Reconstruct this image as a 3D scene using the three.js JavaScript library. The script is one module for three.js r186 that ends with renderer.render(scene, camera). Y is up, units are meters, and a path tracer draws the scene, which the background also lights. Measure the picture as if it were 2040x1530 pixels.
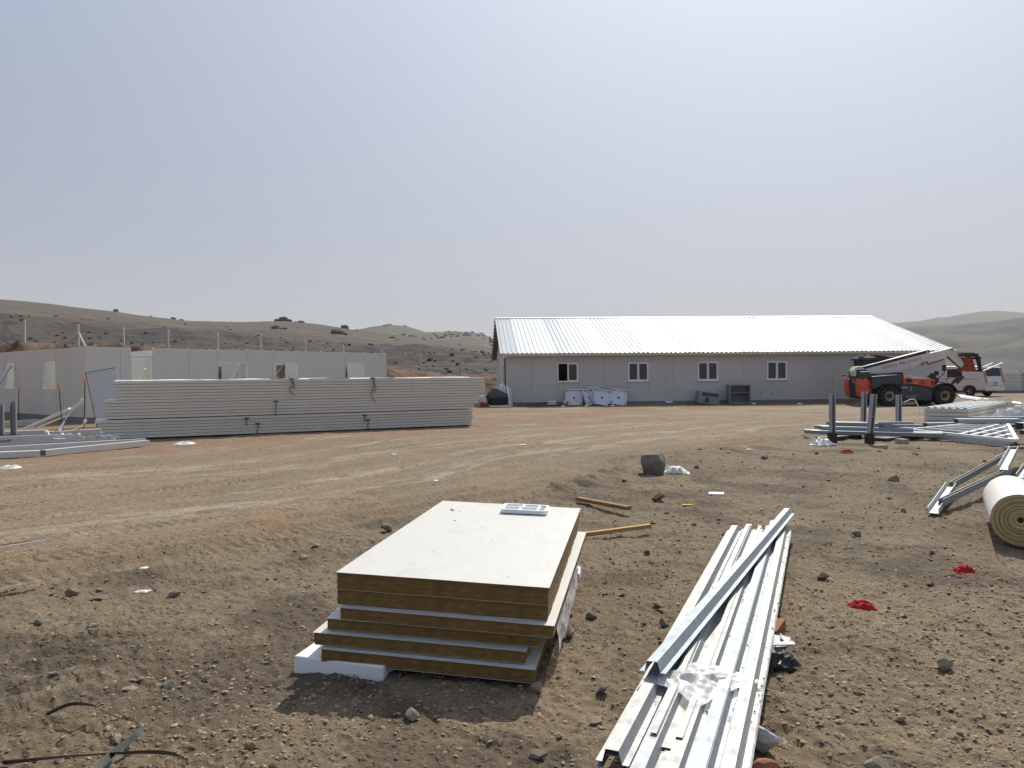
import * as THREE from 'three';
import { RoundedBoxGeometry } from 'three/addons/geometries/RoundedBoxGeometry.js';
import { ConvexGeometry } from 'three/addons/geometries/ConvexGeometry.js';
import { mergeGeometries } from 'three/addons/utils/BufferGeometryUtils.js';

// ---------- camera, sky, sun, exposure ----------
const scene = new THREE.Scene();
const D = Math.PI / 180;
const camera = new THREE.PerspectiveCamera(54.04, 4 / 3, 0.05, 9000);
camera.position.set(0, 1.65, 0);
camera.rotation.order = 'YXZ';
camera.rotation.set(-0.745 * D, 0, -0.5 * D);

const renderer = new THREE.WebGLRenderer({ antialias: true });
renderer.toneMapping = THREE.LinearToneMapping;
renderer.toneMappingExposure = 1.0;
renderer.shadowMap.enabled = true;
renderer.setSize(1024, 768);

const SUN_EL = 46.5 * D, SUN_AZ = 23 * D; // ahead of the camera, a little to its right
const sunDir = new THREE.Vector3(Math.sin(SUN_AZ) * Math.cos(SUN_EL), Math.sin(SUN_EL), -Math.cos(SUN_AZ) * Math.cos(SUN_EL));
const sun = new THREE.DirectionalLight(new THREE.Color(1.0, 0.94, 0.83), 4.5);
sun.position.copy(sunDir).multiplyScalar(90).add(new THREE.Vector3(0, 0, -25));
sun.target.position.set(0, 0, -25);
sun.castShadow = true;
sun.shadow.mapSize.set(4096, 4096);
Object.assign(sun.shadow.camera, { left: -45, right: 45, top: 45, bottom: -45, near: 1, far: 220 });
sun.shadow.radius = 1.2;
scene.add(sun, sun.target);

{ // thin milky spring haze: blue fading to grey at the horizon, a wide white aureole round the sun
  const W = 1024, H = 512, data = new Float32Array(W * H * 4);
  for (let r = 0; r < H; r++) {
    const up = ((r + 0.5) / H - 0.5) * Math.PI, cy = Math.cos(up), sy = Math.sin(up), el = Math.max(0, up / D);
    for (let c = 0; c < W; c++) {
      const a = ((c + 0.5) / W - 0.5) * 2 * Math.PI, x = Math.cos(a) * cy, z = Math.sin(a) * cy;
      const ang = Math.acos(Math.min(1, Math.max(-1, x * sunDir.x + sy * sunDir.y + z * sunDir.z))) / D;
      const haze = Math.exp(-el / 9), wide = Math.exp(-Math.pow(ang / 43, 2)), tight = Math.exp(-ang / 9), veil = Math.exp(-ang / 70);
      const zen = [0.235, 0.31, 0.47], hor = [0.54, 0.545, 0.54];
      const g = [0.56, 0.535, 0.495], t = [1.1, 1.08, 1.03], v = [0.03, 0.035, 0.04];
      const i = (r * W + c) * 4;
      for (let k = 0; k < 3; k++) data[i + k] = zen[k] * (1 - haze) + hor[k] * haze + g[k] * wide * (1 - 0.2 * haze) + t[k] * tight + v[k] * veil;
      data[i + 3] = 1;
    }
  }
  const sky = new THREE.DataTexture(data, W, H, THREE.RGBAFormat, THREE.FloatType);
  sky.mapping = THREE.EquirectangularReflectionMapping;
  sky.magFilter = sky.minFilter = THREE.LinearFilter;
  sky.needsUpdate = true;
  scene.background = sky;
  scene.environment = sky;
}
scene.fog = new THREE.FogExp2(new THREE.Color(1.0, 0.985, 0.965), 0.0002);

// ---------- helpers ----------
function rng(seed) { let a = seed >>> 0; return () => { a = (a + 0x6d2b79f5) | 0; let t = Math.imul(a ^ (a >>> 15), 1 | a); t = (t + Math.imul(t ^ (t >>> 7), 61 | t)) ^ t; return ((t ^ (t >>> 14)) >>> 0) / 4294967296; }; }
const hsh = (x, y, s) => { let h = Math.imul(x, 374761393) ^ Math.imul(y, 668265263) ^ Math.imul(s, 974634721); h = Math.imul(h ^ (h >>> 13), 1274126177); return ((h ^ (h >>> 16)) >>> 0) / 4294967296; };
function vn(x, y, s = 1) {
  const ix = Math.floor(x), iy = Math.floor(y), fx = x - ix, fy = y - iy, u = fx * fx * (3 - 2 * fx), v = fy * fy * (3 - 2 * fy);
  const a = hsh(ix, iy, s), b = hsh(ix + 1, iy, s), c = hsh(ix, iy + 1, s), d = hsh(ix + 1, iy + 1, s);
  return a + (b - a) * u + (c - a) * v + (a - b - c + d) * u * v;
}
function fbm(x, y, o = 4, s = 1) { let t = 0, a = 0.5, n = 0; for (let i = 0; i < o; i++) { t += a * vn(x, y, s + i * 17); n += a; a *= 0.5; x = x * 2.03 + 11.3; y = y * 2.03 + 7.7; } return t / n; }
const sst = (a, b, x) => { const t = Math.min(1, Math.max(0, (x - a) / (b - a))); return t * t * (3 - 2 * t); };
const lerp = (a, b, t) => a + (b - a) * t;
function pw(tab, x) { if (x <= tab[0][0]) return tab[0][1]; for (let i = 1; i < tab.length; i++) if (x <= tab[i][0]) { const t = (x - tab[i - 1][0]) / (tab[i][0] - tab[i - 1][0]); return lerp(tab[i - 1][1], tab[i][1], t); } return tab[tab.length - 1][1]; }

const taken = new Map();
const numbered = (n) => { const k = taken.get(n) ?? 0; taken.set(n, k + 1); return k ? `${n}_${String(k).padStart(3, '0')}` : n; };
function T(name, label, category, [x, y, z] = [0, 0, 0], turn = 0, group) {
  const o = new THREE.Group(); o.name = numbered(name); o.position.set(x, y, z); o.rotation.y = turn;
  o.userData = { label, category }; if (group) o.userData.group = group;
  scene.add(o); return o;
}
function M(name, geo, mat, parent, pos, rot) {
  const o = new THREE.Mesh(geo, mat); o.name = name; o.castShadow = o.receiveShadow = true;
  if (pos) o.position.set(...pos); if (rot) o.rotation.set(...rot);
  if (parent) parent.add(o); return o;
}
function T1(name, label, category, geo, mat, pos, rot, group) { // a thing that is one mesh
  const o = M(numbered(name), geo, mat, scene, pos, rot); o.userData = { label, category }; if (group) o.userData.group = group; return o;
}
function ST(name, geo, mat, kind = 'structure') { const o = M(numbered(name), geo, mat, scene); o.userData = { kind }; return o; }
const gcache = new Map();
function uvm(g, s = 1) { // uv in metres, by the way each face points
  g = g.index ? g.toNonIndexed() : g;
  const p = g.attributes.position, n = g.attributes.normal, uv = new Float32Array(p.count * 2);
  for (let i = 0; i < p.count; i += 3) {
    let ax = 0, ay = 0, az = 0; for (let k = 0; k < 3; k++) { ax += n.getX(i + k); ay += n.getY(i + k); az += n.getZ(i + k); }
    ax = Math.abs(ax); ay = Math.abs(ay); az = Math.abs(az);
    for (let k = 0; k < 3; k++) { const x = p.getX(i + k), y = p.getY(i + k), z = p.getZ(i + k); const [u, v] = ay >= ax && ay >= az ? [x, z] : ax >= az ? [z, y] : [x, y]; uv[(i + k) * 2] = u * s; uv[(i + k) * 2 + 1] = v * s; }
  }
  g.setAttribute('uv', new THREE.BufferAttribute(uv, 2)); return g;
}
function box(w, h, d, c = 0) {
  const k = [w, h, d, c].join(); if (gcache.has(k)) return gcache.get(k);
  const g = uvm(c ? new RoundedBoxGeometry(w, h, d, 1, c) : new THREE.BoxGeometry(w, h, d)); gcache.set(k, g); return g;
}
const mv = (g, x, y, z, rx = 0, ry = 0, rz = 0) => { const q = g.clone(); q.applyMatrix4(new THREE.Matrix4().makeRotationFromEuler(new THREE.Euler(rx, ry, rz)).setPosition(x, y, z)); return q; };
function strip(gs) { return gs.map((g) => { g = g.index ? g.toNonIndexed() : g; const q = new THREE.BufferGeometry(); for (const k of ['position', 'normal', 'uv']) if (g.attributes[k]) q.setAttribute(k, g.attributes[k]); if (!q.attributes.uv) q.setAttribute('uv', new THREE.BufferAttribute(new Float32Array(q.attributes.position.count * 2), 2)); return q; }); }
const mg = (...gs) => mergeGeometries(strip(gs.flat()));
function poly(pts, depth, bev = 0, holes = []) { // outline in x,y; thickness centred on z
  const s = new THREE.Shape(pts.map(([x, y]) => new THREE.Vector2(x, y)));
  for (const h of holes) s.holes.push(new THREE.Path(h.map(([x, y]) => new THREE.Vector2(x, y))));
  const g = new THREE.ExtrudeGeometry(s, { depth: depth - 2 * bev, bevelEnabled: bev > 0, bevelSize: bev, bevelThickness: bev, bevelOffset: -bev, bevelSegments: 2, curveSegments: 8 });
  g.translate(0, 0, -(depth - 2 * bev) / 2); return uvm(g);
}
function tube(pts, r, seg = 24, rad = 8) { return new THREE.TubeGeometry(new THREE.CatmullRomCurve3(pts.map((p) => new THREE.Vector3(...p))), seg, r, rad, false); }
function bar(a, b, w, h, c = 0) { // box from point a to b: its length on x
  const A = new THREE.Vector3(...a), B = new THREE.Vector3(...b), L = A.distanceTo(B), q = box(+L.toFixed(3), h, w, c).clone();
  const dir = B.clone().sub(A).normalize(), m = new THREE.Matrix4(), zz = new THREE.Vector3().crossVectors(dir, new THREE.Vector3(0, 1, 0));
  if (zz.length() < 1e-4) zz.set(0, 0, 1); zz.normalize(); const yy = new THREE.Vector3().crossVectors(zz, dir);
  m.makeBasis(dir, yy, zz).setPosition(A.add(B).multiplyScalar(0.5)); q.applyMatrix4(m); return q;
}
function cyl(r, h, seg = 20, r2 = r) { return new THREE.CylinderGeometry(r2, r, h, seg); }
function rockGeo(seed, sx, sy, sz, detail = 2, cuts = 14, rough = 0.05) {
  const R = rng(seed), g = new THREE.IcosahedronGeometry(1, detail), p = g.attributes.position, pl = [];
  for (let i = 0; i < cuts; i++) { const v = new THREE.Vector3(R() * 2 - 1, R() * 2 - 1, R() * 2 - 1).normalize(); pl.push([v, 0.44 + R() * 0.32]); }
  const v = new THREE.Vector3();
  for (let i = 0; i < p.count; i++) {
    v.fromBufferAttribute(p, i);
    const n = rough * (fbm(v.x * 3 + v.z * 1.7 + 9, v.y * 3 - v.z * 1.3 + seed % 97, 3, seed % 50 + 3) - 0.5) * 2;
    for (const [q, d] of pl) { const k = v.dot(q) - d; if (k > 0) v.addScaledVector(q, -k); }
    v.multiplyScalar(1 + n); p.setXYZ(i, v.x * sx, v.y * sy, v.z * sz);
  }
  g.computeVertexNormals(); g.computeBoundingBox(); g.translate(0, -g.boundingBox.min.y, 0); return uvm(g);
}
function crumple(w, d, nx, nz, amp, seed, flat = true, fade = 0.25) { // a crumpled sheet lying about the origin
  const R = rng(seed), g = new THREE.PlaneGeometry(w, d, nx, nz); g.rotateX(-Math.PI / 2); const p = g.attributes.position;
  for (let i = 0; i < p.count; i++) {
    const x = p.getX(i), z = p.getZ(i), ex = Math.min(1, (0.5 - Math.abs(x / w)) / fade), ez = Math.min(1, (0.5 - Math.abs(z / d)) / fade), e = Math.max(0, Math.min(ex, ez));
    const rag = 1 + 0.35 * (fbm(Math.atan2(z, x) * 2 + 7, seed, 2, seed) - 0.5);
    const rg = 1 - Math.abs(2 * fbm(x / w * 4.2 + seed, z / d * 3.4 + 3, 3, seed) - 1), y = amp * ((0.12 + 0.88 * e) * Math.max(0, rg * 1.35 - 0.45) + 0.25 * e * vn(x / w * 2 + seed, z / d * 2, seed + 5) + 0.05 * R());
    p.setXYZ(i, x * rag + (R() - 0.5) * w / nx * 0.6, y, z * rag + (R() - 0.5) * d / nz * 0.6);
  }
  const q = flat ? g.toNonIndexed() : g; q.computeVertexNormals(); return q;
}
function dtex(W, H, fn, ch, srgb, rep) {
  const data = new Uint8Array(W * H * 4);
  for (let y = 0; y < H; y++) for (let x = 0; x < W; x++) { const c = fn(x, y), i = (y * W + x) * 4; if (ch === 1) data[i] = data[i + 1] = data[i + 2] = c; else { data[i] = c[0]; data[i + 1] = c[1]; data[i + 2] = c[2]; } data[i + 3] = 255; }
  const t = new THREE.DataTexture(data, W, H); t.wrapS = t.wrapT = THREE.RepeatWrapping; t.magFilter = THREE.LinearFilter; t.minFilter = THREE.LinearMipmapLinearFilter; t.generateMipmaps = true;
  if (srgb) t.colorSpace = THREE.SRGBColorSpace; if (rep) t.repeat.set(...rep); t.needsUpdate = true; return t;
}
const cl = (x) => Math.max(0, Math.min(255, x));
const tile = (fn, N) => (x, y) => { const u = x / N, v = y / N, a = fn(x, y), b = fn(x - N, y), c = fn(x, y - N), d = fn(x - N, y - N); return (a * (1 - u) + b * u) * (1 - v) + (c * (1 - u) + d * u) * v; };
function mat(rgb, rough = 0.7, metal = 0, more = {}) { const m = new THREE.MeshPhysicalMaterial({ roughness: rough, metalness: metal, side: THREE.DoubleSide, ...more }); m.color.setRGB(...rgb); return m; }

// ---------- surface textures ----------
const texDust = dtex(512, 512, (() => { const a = tile((x, y) => fbm(x / 60 + 40, y / 60 + 40, 5, 3), 512), b = tile((x, y) => vn(x / 3 + 200, y / 3 + 200, 9), 512); return (x, y) => cl(244 + 13 * (a(x, y) - 0.5) + 4 * (b(x, y) - 0.5)); })(), 1, true, [0.7, 0.7]);
const texSteel = dtex(512, 512, (() => { const a = tile((x, y) => fbm(x / 40 + 10, y / 40 + 10, 3, 31), 512), b = tile((x, y) => hsh(Math.floor((x + 999) / 7 + vn(x / 9, y / 9, 5)), Math.floor((y + 999) / 9), 8), 512), c = tile((x, y) => vn(x / 2 + 99, y / 90 + 99, 12), 512); return (x, y) => cl(232 + 34 * (a(x, y) - 0.5) + 18 * (b(x, y) - 0.5) + 18 * (c(x, y) - 0.5)); })(), 1, true, [2, 2]);
const texSteelR = dtex(256, 256, (() => { const a = tile((x, y) => fbm(x / 25 + 10, y / 25 + 10, 4, 77), 256); return (x, y) => cl(190 + 110 * (a(x, y) - 0.5)); })(), 1, false, [2, 2]);
const texWool = dtex(512, 512, (() => { const a = tile((x, y) => fbm(x / 90 + 20, y / 7 + 20, 4, 5), 512), b = tile((x, y) => vn(x / 5 + 60, y / 2.2 + 60, 15), 512), c = tile((x, y) => fbm(x / 50 + 5, y / 50 + 5, 3, 25), 512); return (x, y) => { const k = 0.82 + 0.34 * (a(x, y) - 0.5) + 0.34 * (b(x, y) - 0.5) + 0.2 * (c(x, y) - 0.5); return [cl(250 * k), cl(238 * k), cl(215 * k)]; }; })(), 3, true, [2.2, 2.2]);
const texWoolB = dtex(256, 256, (() => { const a = tile((x, y) => fbm(x / 20 + 20, y / 3 + 20, 4, 6), 256); return (x, y) => cl(255 * a(x, y)); })(), 1, false, [3, 3]);
const texWood = dtex(512, 256, (() => { const a = (x, y) => fbm(x / 130, y / 5 + 3 * vn(x / 60, y / 30, 2), 4, 44); return (x, y) => { const k = 0.72 + 0.6 * (a(x, y) - 0.5); return [cl(250 * k), cl(225 * k), cl(195 * k)]; }; })(), 3, true, [1.5, 6]);
const texSheet = dtex(512, 512, (() => { // chalky white facing with rubbed streaks and specks of mud
  const a = tile((x, y) => fbm(x / 9 + 3, y / 80 + 3, 4, 51), 512), b = tile((x, y) => fbm(x / 70 + 3, y / 70 + 3, 4, 52), 512), c = tile((x, y) => vn(x / 2.5 + 8, y / 2.5 + 8, 53), 512);
  return (x, y) => { const m = b(x, y), dirt = sst(0.55, 0.8, m) * 10 + sst(0.9, 0.97, c(x, y)) * 26 * sst(0.4, 0.6, m); const k = 240 + 18 * (a(x, y) - 0.5) - dirt; return [cl(k), cl(k - dirt * 0.12), cl(k - dirt * 0.45)]; };
})(), 3, true, [0.9, 0.9]);
const texConc = dtex(512, 512, (() => { const a = tile((x, y) => fbm(x / 45 + 7, y / 45 + 7, 5, 61), 512), b = tile((x, y) => vn(x / 2 + 8, y / 2 + 8, 62), 512); return (x, y) => cl(222 + 70 * (a(x, y) - 0.5) + 26 * (b(x, y) - 0.5)); })(), 1, true, [0.8, 0.8]);
// soil grain: grit and small stones of the ground, and their relief
const [texSoil, texSoilB] = (() => {
  const N = 1024, col = new Float32Array(N * N), hue = new Float32Array(N * N), hgt = new Float32Array(N * N), R = rng(77);
  const a = tile((x, y) => fbm(x / 24 + 5, y / 24 + 5, 4, 71), N), b = tile((x, y) => vn(x / 2.1 + 5, y / 2.1 + 5, 72), N);
  for (let y = 0; y < N; y++) for (let x = 0; x < N; x++) { const i = y * N + x, p = a(x, y), q = b(x, y); col[i] = 0.70 + 0.30 * (p - 0.5) + 0.40 * (q - 0.5); hgt[i] = 0.30 + 0.3 * (p - 0.5) + 0.16 * (q - 0.5); hue[i] = 0; }
  for (let k = 0; k < 15000; k++) {
    const r = 1.0 + 6.2 * Math.pow(R(), 7), cx = R() * N, cy = R() * N, tone = 0.46 + 0.42 * R(), hu = R(), e = 0.6 + 0.4 * R(), th = R() * 3.14, ct = Math.cos(th), sn = Math.sin(th), up = 0.12 + 0.05 * r;
    for (let y = Math.floor(cy - r - 1); y <= cy + r + 1; y++) for (let x = Math.floor(cx - r - 1); x <= cx + r + 1; x++) {
      const dx = x - cx, dy = y - cy, ux = dx * ct + dy * sn, uy = (-dx * sn + dy * ct) / e, d = Math.sqrt(ux * ux + uy * uy) / r; if (d > 1) continue;
      const i = ((y + N) % N) * N + ((x + N) % N), w = Math.min(1, (1 - d) * r); col[i] = lerp(col[i], tone, w); hue[i] = lerp(hue[i], hu, w); hgt[i] = Math.min(1, hgt[i] + up * Math.sqrt(1 - d * d));
    }
  }
  const c = dtex(N, N, (x, y) => { const i = y * N + x, k = col[i] * 255, h = hue[i]; return [cl(k), cl(k * (0.985 + 0.02 * h)), cl(k * (0.95 + 0.09 * h))]; }, 3, true, [1 / 2.4, 1 / 2.4]);
  const h = dtex(N, N, (x, y) => cl(hgt[y * N + x] * 255), 1, false, [1 / 2.4, 1 / 2.4]);
  return [c, h];
})();

// ---------- materials ----------
const MT = {
  panel: mat([0.57, 0.555, 0.525], 0.55, 0, { map: texDust }), panelEdge: mat([0.70, 0.665, 0.58], 0.6, 0, { map: texDust }), panelWarm: mat([0.72, 0.675, 0.575], 0.6, 0, { map: texDust }), panelCool: mat([0.65, 0.655, 0.64], 0.6, 0, { map: texDust }),
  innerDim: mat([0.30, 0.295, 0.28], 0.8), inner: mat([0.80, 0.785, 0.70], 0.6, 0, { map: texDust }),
  white: mat([0.78, 0.78, 0.77], 0.45), whitePaint: mat([0.72, 0.71, 0.67], 0.4, 0, { map: texDust }), pvc: mat([0.8, 0.8, 0.8], 0.35),
  conc: mat([0.28, 0.265, 0.235], 0.95, 0, { map: texConc }), post: mat([0.66, 0.63, 0.58], 0.95, 0, { map: texConc }),
  roof: mat([0.52, 0.56, 0.585], 0.62, 0.5, { map: texSteel,  }),
  steel: mat([0.45, 0.475, 0.495], 0.85, 0.45, { map: texSteel, roughnessMap: texSteelR }), steelB: mat([0.38, 0.43, 0.47], 0.8, 0.5, { map: texSteel, roughnessMap: texSteelR }),
  steelDull: mat([0.34, 0.355, 0.365], 0.6, 0.55, { map: texSteel }), ltGrey: mat([0.58, 0.585, 0.58], 0.5, 0.2, { map: texSteel }),
  wool: mat([0.30, 0.20, 0.08], 1, 0, { map: texWool, bumpMap: texWoolB, bumpScale: 0.004 }), sheet: mat([0.66, 0.645, 0.60], 0.5, 0, { map: texSheet }), sheetBack: mat([0.66, 0.68, 0.68], 0.5, 0, { map: texDust }),
  foam: mat([0.80, 0.80, 0.80], 0.9), tray: mat([0.80, 0.81, 0.82], 0.35),
  wood: mat([0.52, 0.34, 0.18], 0.8, 0, { map: texWood }), woodDark: mat([0.23, 0.135, 0.075], 0.85, 0, { map: texWood }), woodPale: mat([0.95, 0.68, 0.34], 0.7, 0, { map: texWood }), brick: mat([0.42, 0.16, 0.075], 0.9, 0, { map: texConc }), brickPale: mat([0.55, 0.45, 0.36], 0.9, 0, { map: texConc }),
  black: mat([0.018, 0.018, 0.02], 0.6), blackRub: mat([0.022, 0.022, 0.022], 0.9), strapM: mat([0.03, 0.031, 0.033], 0.45), darkGrey: mat([0.045, 0.05, 0.055], 0.5), midGrey: mat([0.16, 0.165, 0.17], 0.6),
  red: mat([0.40, 0.014, 0.012], 0.95), orange: mat([0.62, 0.075, 0.02], 0.45, 0, { clearcoat: 0.3 }), orangeCap: mat([0.85, 0.16, 0.06], 0.5), navy: mat([0.02, 0.024, 0.06], 0.5), boom: mat([0.72, 0.68, 0.60], 0.5, 0, { map: texDust }), rim: mat([0.78, 0.66, 0.46], 0.6, 0, { map: texConc }), rust: mat([0.16, 0.085, 0.05], 0.8),
  vanPaint: mat([0.60, 0.585, 0.56], 0.4, 0, { clearcoat: 0.5, clearcoatRoughness: 0.2 }), glassDark: mat([0.016, 0.026, 0.032], 0.1, 0, { specularIntensity: 0.4 }), tail: mat([0.35, 0.012, 0.015], 0.2, 0, { clearcoat: 1 }),
  pane: mat([0.42, 0.48, 0.51], 0.03, 0, { transmission: 1, thickness: 0, ior: 1.5 }), amber: mat([0.9, 0.22, 0.08], 0.3),
  film: mat([0.88, 0.87, 0.84], 0.35, 0, { transmission: 0.38, thickness: 0, ior: 1.45 }), bag: mat([0.80, 0.79, 0.76], 0.55, 0, { transmission: 0.2, thickness: 0 }), filmWhite: mat([0.80, 0.80, 0.80], 0.4), filmBlue: mat([0.22, 0.34, 0.45], 0.4), blueWhite: mat([0.66, 0.68, 0.72], 0.45), blue: mat([0.08, 0.2, 0.45], 0.5), yellow: mat([0.75, 0.6, 0.06], 0.6),
  rock: mat([0.25, 0.215, 0.175], 0.95, 0, { map: texConc, flatShading: false }), rockBrown: mat([0.30, 0.215, 0.135], 0.95, 0, { map: texConc }), rockPale: mat([0.70, 0.66, 0.62], 0.95, 0, { map: texConc }), rockMid: mat([0.36, 0.295, 0.215], 0.95, 0, { map: texConc }),
  roll: mat([0.78, 0.75, 0.68], 0.6, 0, { map: texDust }), rollEnd: mat([0.80, 0.70, 0.44], 0.9, 0, { map: texWool }),
};
// ---------- the ground ----------
// edge of the graded site road (road lies beyond it), in plan
const EDGE = [[-30, 8], [-8, -2.2], [-3.97, -5.8], [-3.15, -6.5], [-2.03, -7.9], [0.54, -10.3], [2.68, -14.0], [8.4, -19.6], [14.2, -23.6], [26, -30], [60, -46]];
function roadDist(x, z) {
  let best = 1e9, side = 1;
  for (let i = 0; i + 1 < EDGE.length; i++) {
    const [ax, az] = EDGE[i], [bx, bz] = EDGE[i + 1], ux = bx - ax, uz = bz - az, t = Math.min(1, Math.max(0, ((x - ax) * ux + (z - az) * uz) / (ux * ux + uz * uz)));
    const dx = x - ax - ux * t, dz = z - az - uz * t, d = dx * dx + dz * dz;
    if (d < best) { best = d; side = ux * dz - uz * dx < 0 ? 1 : -1; }
  }
  return side * Math.sqrt(best);
}
// along-road coordinate, good enough for stretching noise along the wheel tracks
const RA = -43 * D, rdx = Math.cos(RA), rdz = Math.sin(RA);
const RUTS = [[0.3, 0.2, 0.05], [0.95, 0.18, 0.03], [1.9, 0.24, 0.03], [3.5, 0.3, 0.014], [4.6, 0.35, 0.016], [6.3, 0.4, 0.02], [8.2, 0.5, 0.018]];
function gh(x, z, rd = roadDist(x, z)) {
  const far = Math.max(0, -z), wob = (fbm(x * 0.35, z * 0.35, 2, 4) - 0.5) * 0.9, d = rd + wob, road = sst(-0.25, 0.5, d), a = x * rdx + z * rdz, c = -x * rdz + z * rdx;
  let h = (fbm(x * 0.12 + 3, z * 0.12 + 9, 3, 2) - 0.5) * 0.07;
  if (far < 70) {
    const rough = lerp(1, 0.30, road);
    h += rough * ((fbm(x * 2.2, z * 2.2, 3, 21) - 0.5) * 0.05 + (fbm(x * 9, z * 9, 3, 22) - 0.5) * 0.028);
    if (far < 14) { const k = fbm(x * 31, z * 31, 2, 23); h += rough * (k - 0.5) * 0.032; }
    const clod = sst(0.60, 0.72, fbm(x * 1.4, z * 1.4, 3, 24)); h += clod * rough * 0.035 * fbm(x * 16, z * 16, 2, 25);
    for (const [o, w, dep] of RUTS) { const g = (d - o) / w; if (g > -3 && g < 3) { const on = sst(0.15, 0.42, fbm(a * 0.12 + o, o * 5, 2, 26)); h += on * dep * (-Math.exp(-g * g) + 0.75 * Math.exp(-(g - 1.7) * (g - 1.7) * 2) + 0.75 * Math.exp(-(g + 1.7) * (g + 1.7) * 2)) * (0.6 + 0.8 * vn(a * 3, o, 27)); if (far < 18 && on > 0.3 && Math.abs(g) < 1.1) h += 0.017 * on * vn(a * 1.7, o * 3, 35) * (1 - g * g * 0.8) * Math.sin((a + 0.45 * Math.abs(d - o)) * 52); } }
    // loose windrow left by the grader along the edge
    const wr = Math.exp(-Math.pow((d + 0.18) / 0.30, 2)) * sst(0.38, 0.62, fbm(a * 0.35, 3.3, 2, 28)) * sst(-1, 1.5, x + 1.5); h += wr * (0.06 + 0.14 * (fbm(x * 5, z * 5, 3, 29) - 0.3));
    // tyre bars pressed in the grit by the camera's left
    const tb = Math.exp(-Math.pow((x + 2.55 - 0.25 * (z + 4)) / 0.3, 4)) * sst(-5.3, -4.8, z) * (1 - sst(-2.9, -2.6, z)); if (tb > 0.01) h += tb * 0.016 * (Math.sin((z * 0.95 + x * 0.3) * 24 + 2 * vn(x * 5, z * 5, 30)) * (0.5 + vn(x * 9, z * 4, 32)));
    // soft spoil left at the foot of the long wall pile and of the buildings
    const sp = sst(0.5, 0.75, fbm(x * 0.5 + 9, z * 0.5, 3, 33)) * sst(7, 11, d); h += sp * 0.05 * fbm(x * 4, z * 4, 3, 34);
  }
  return h;
}
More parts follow.
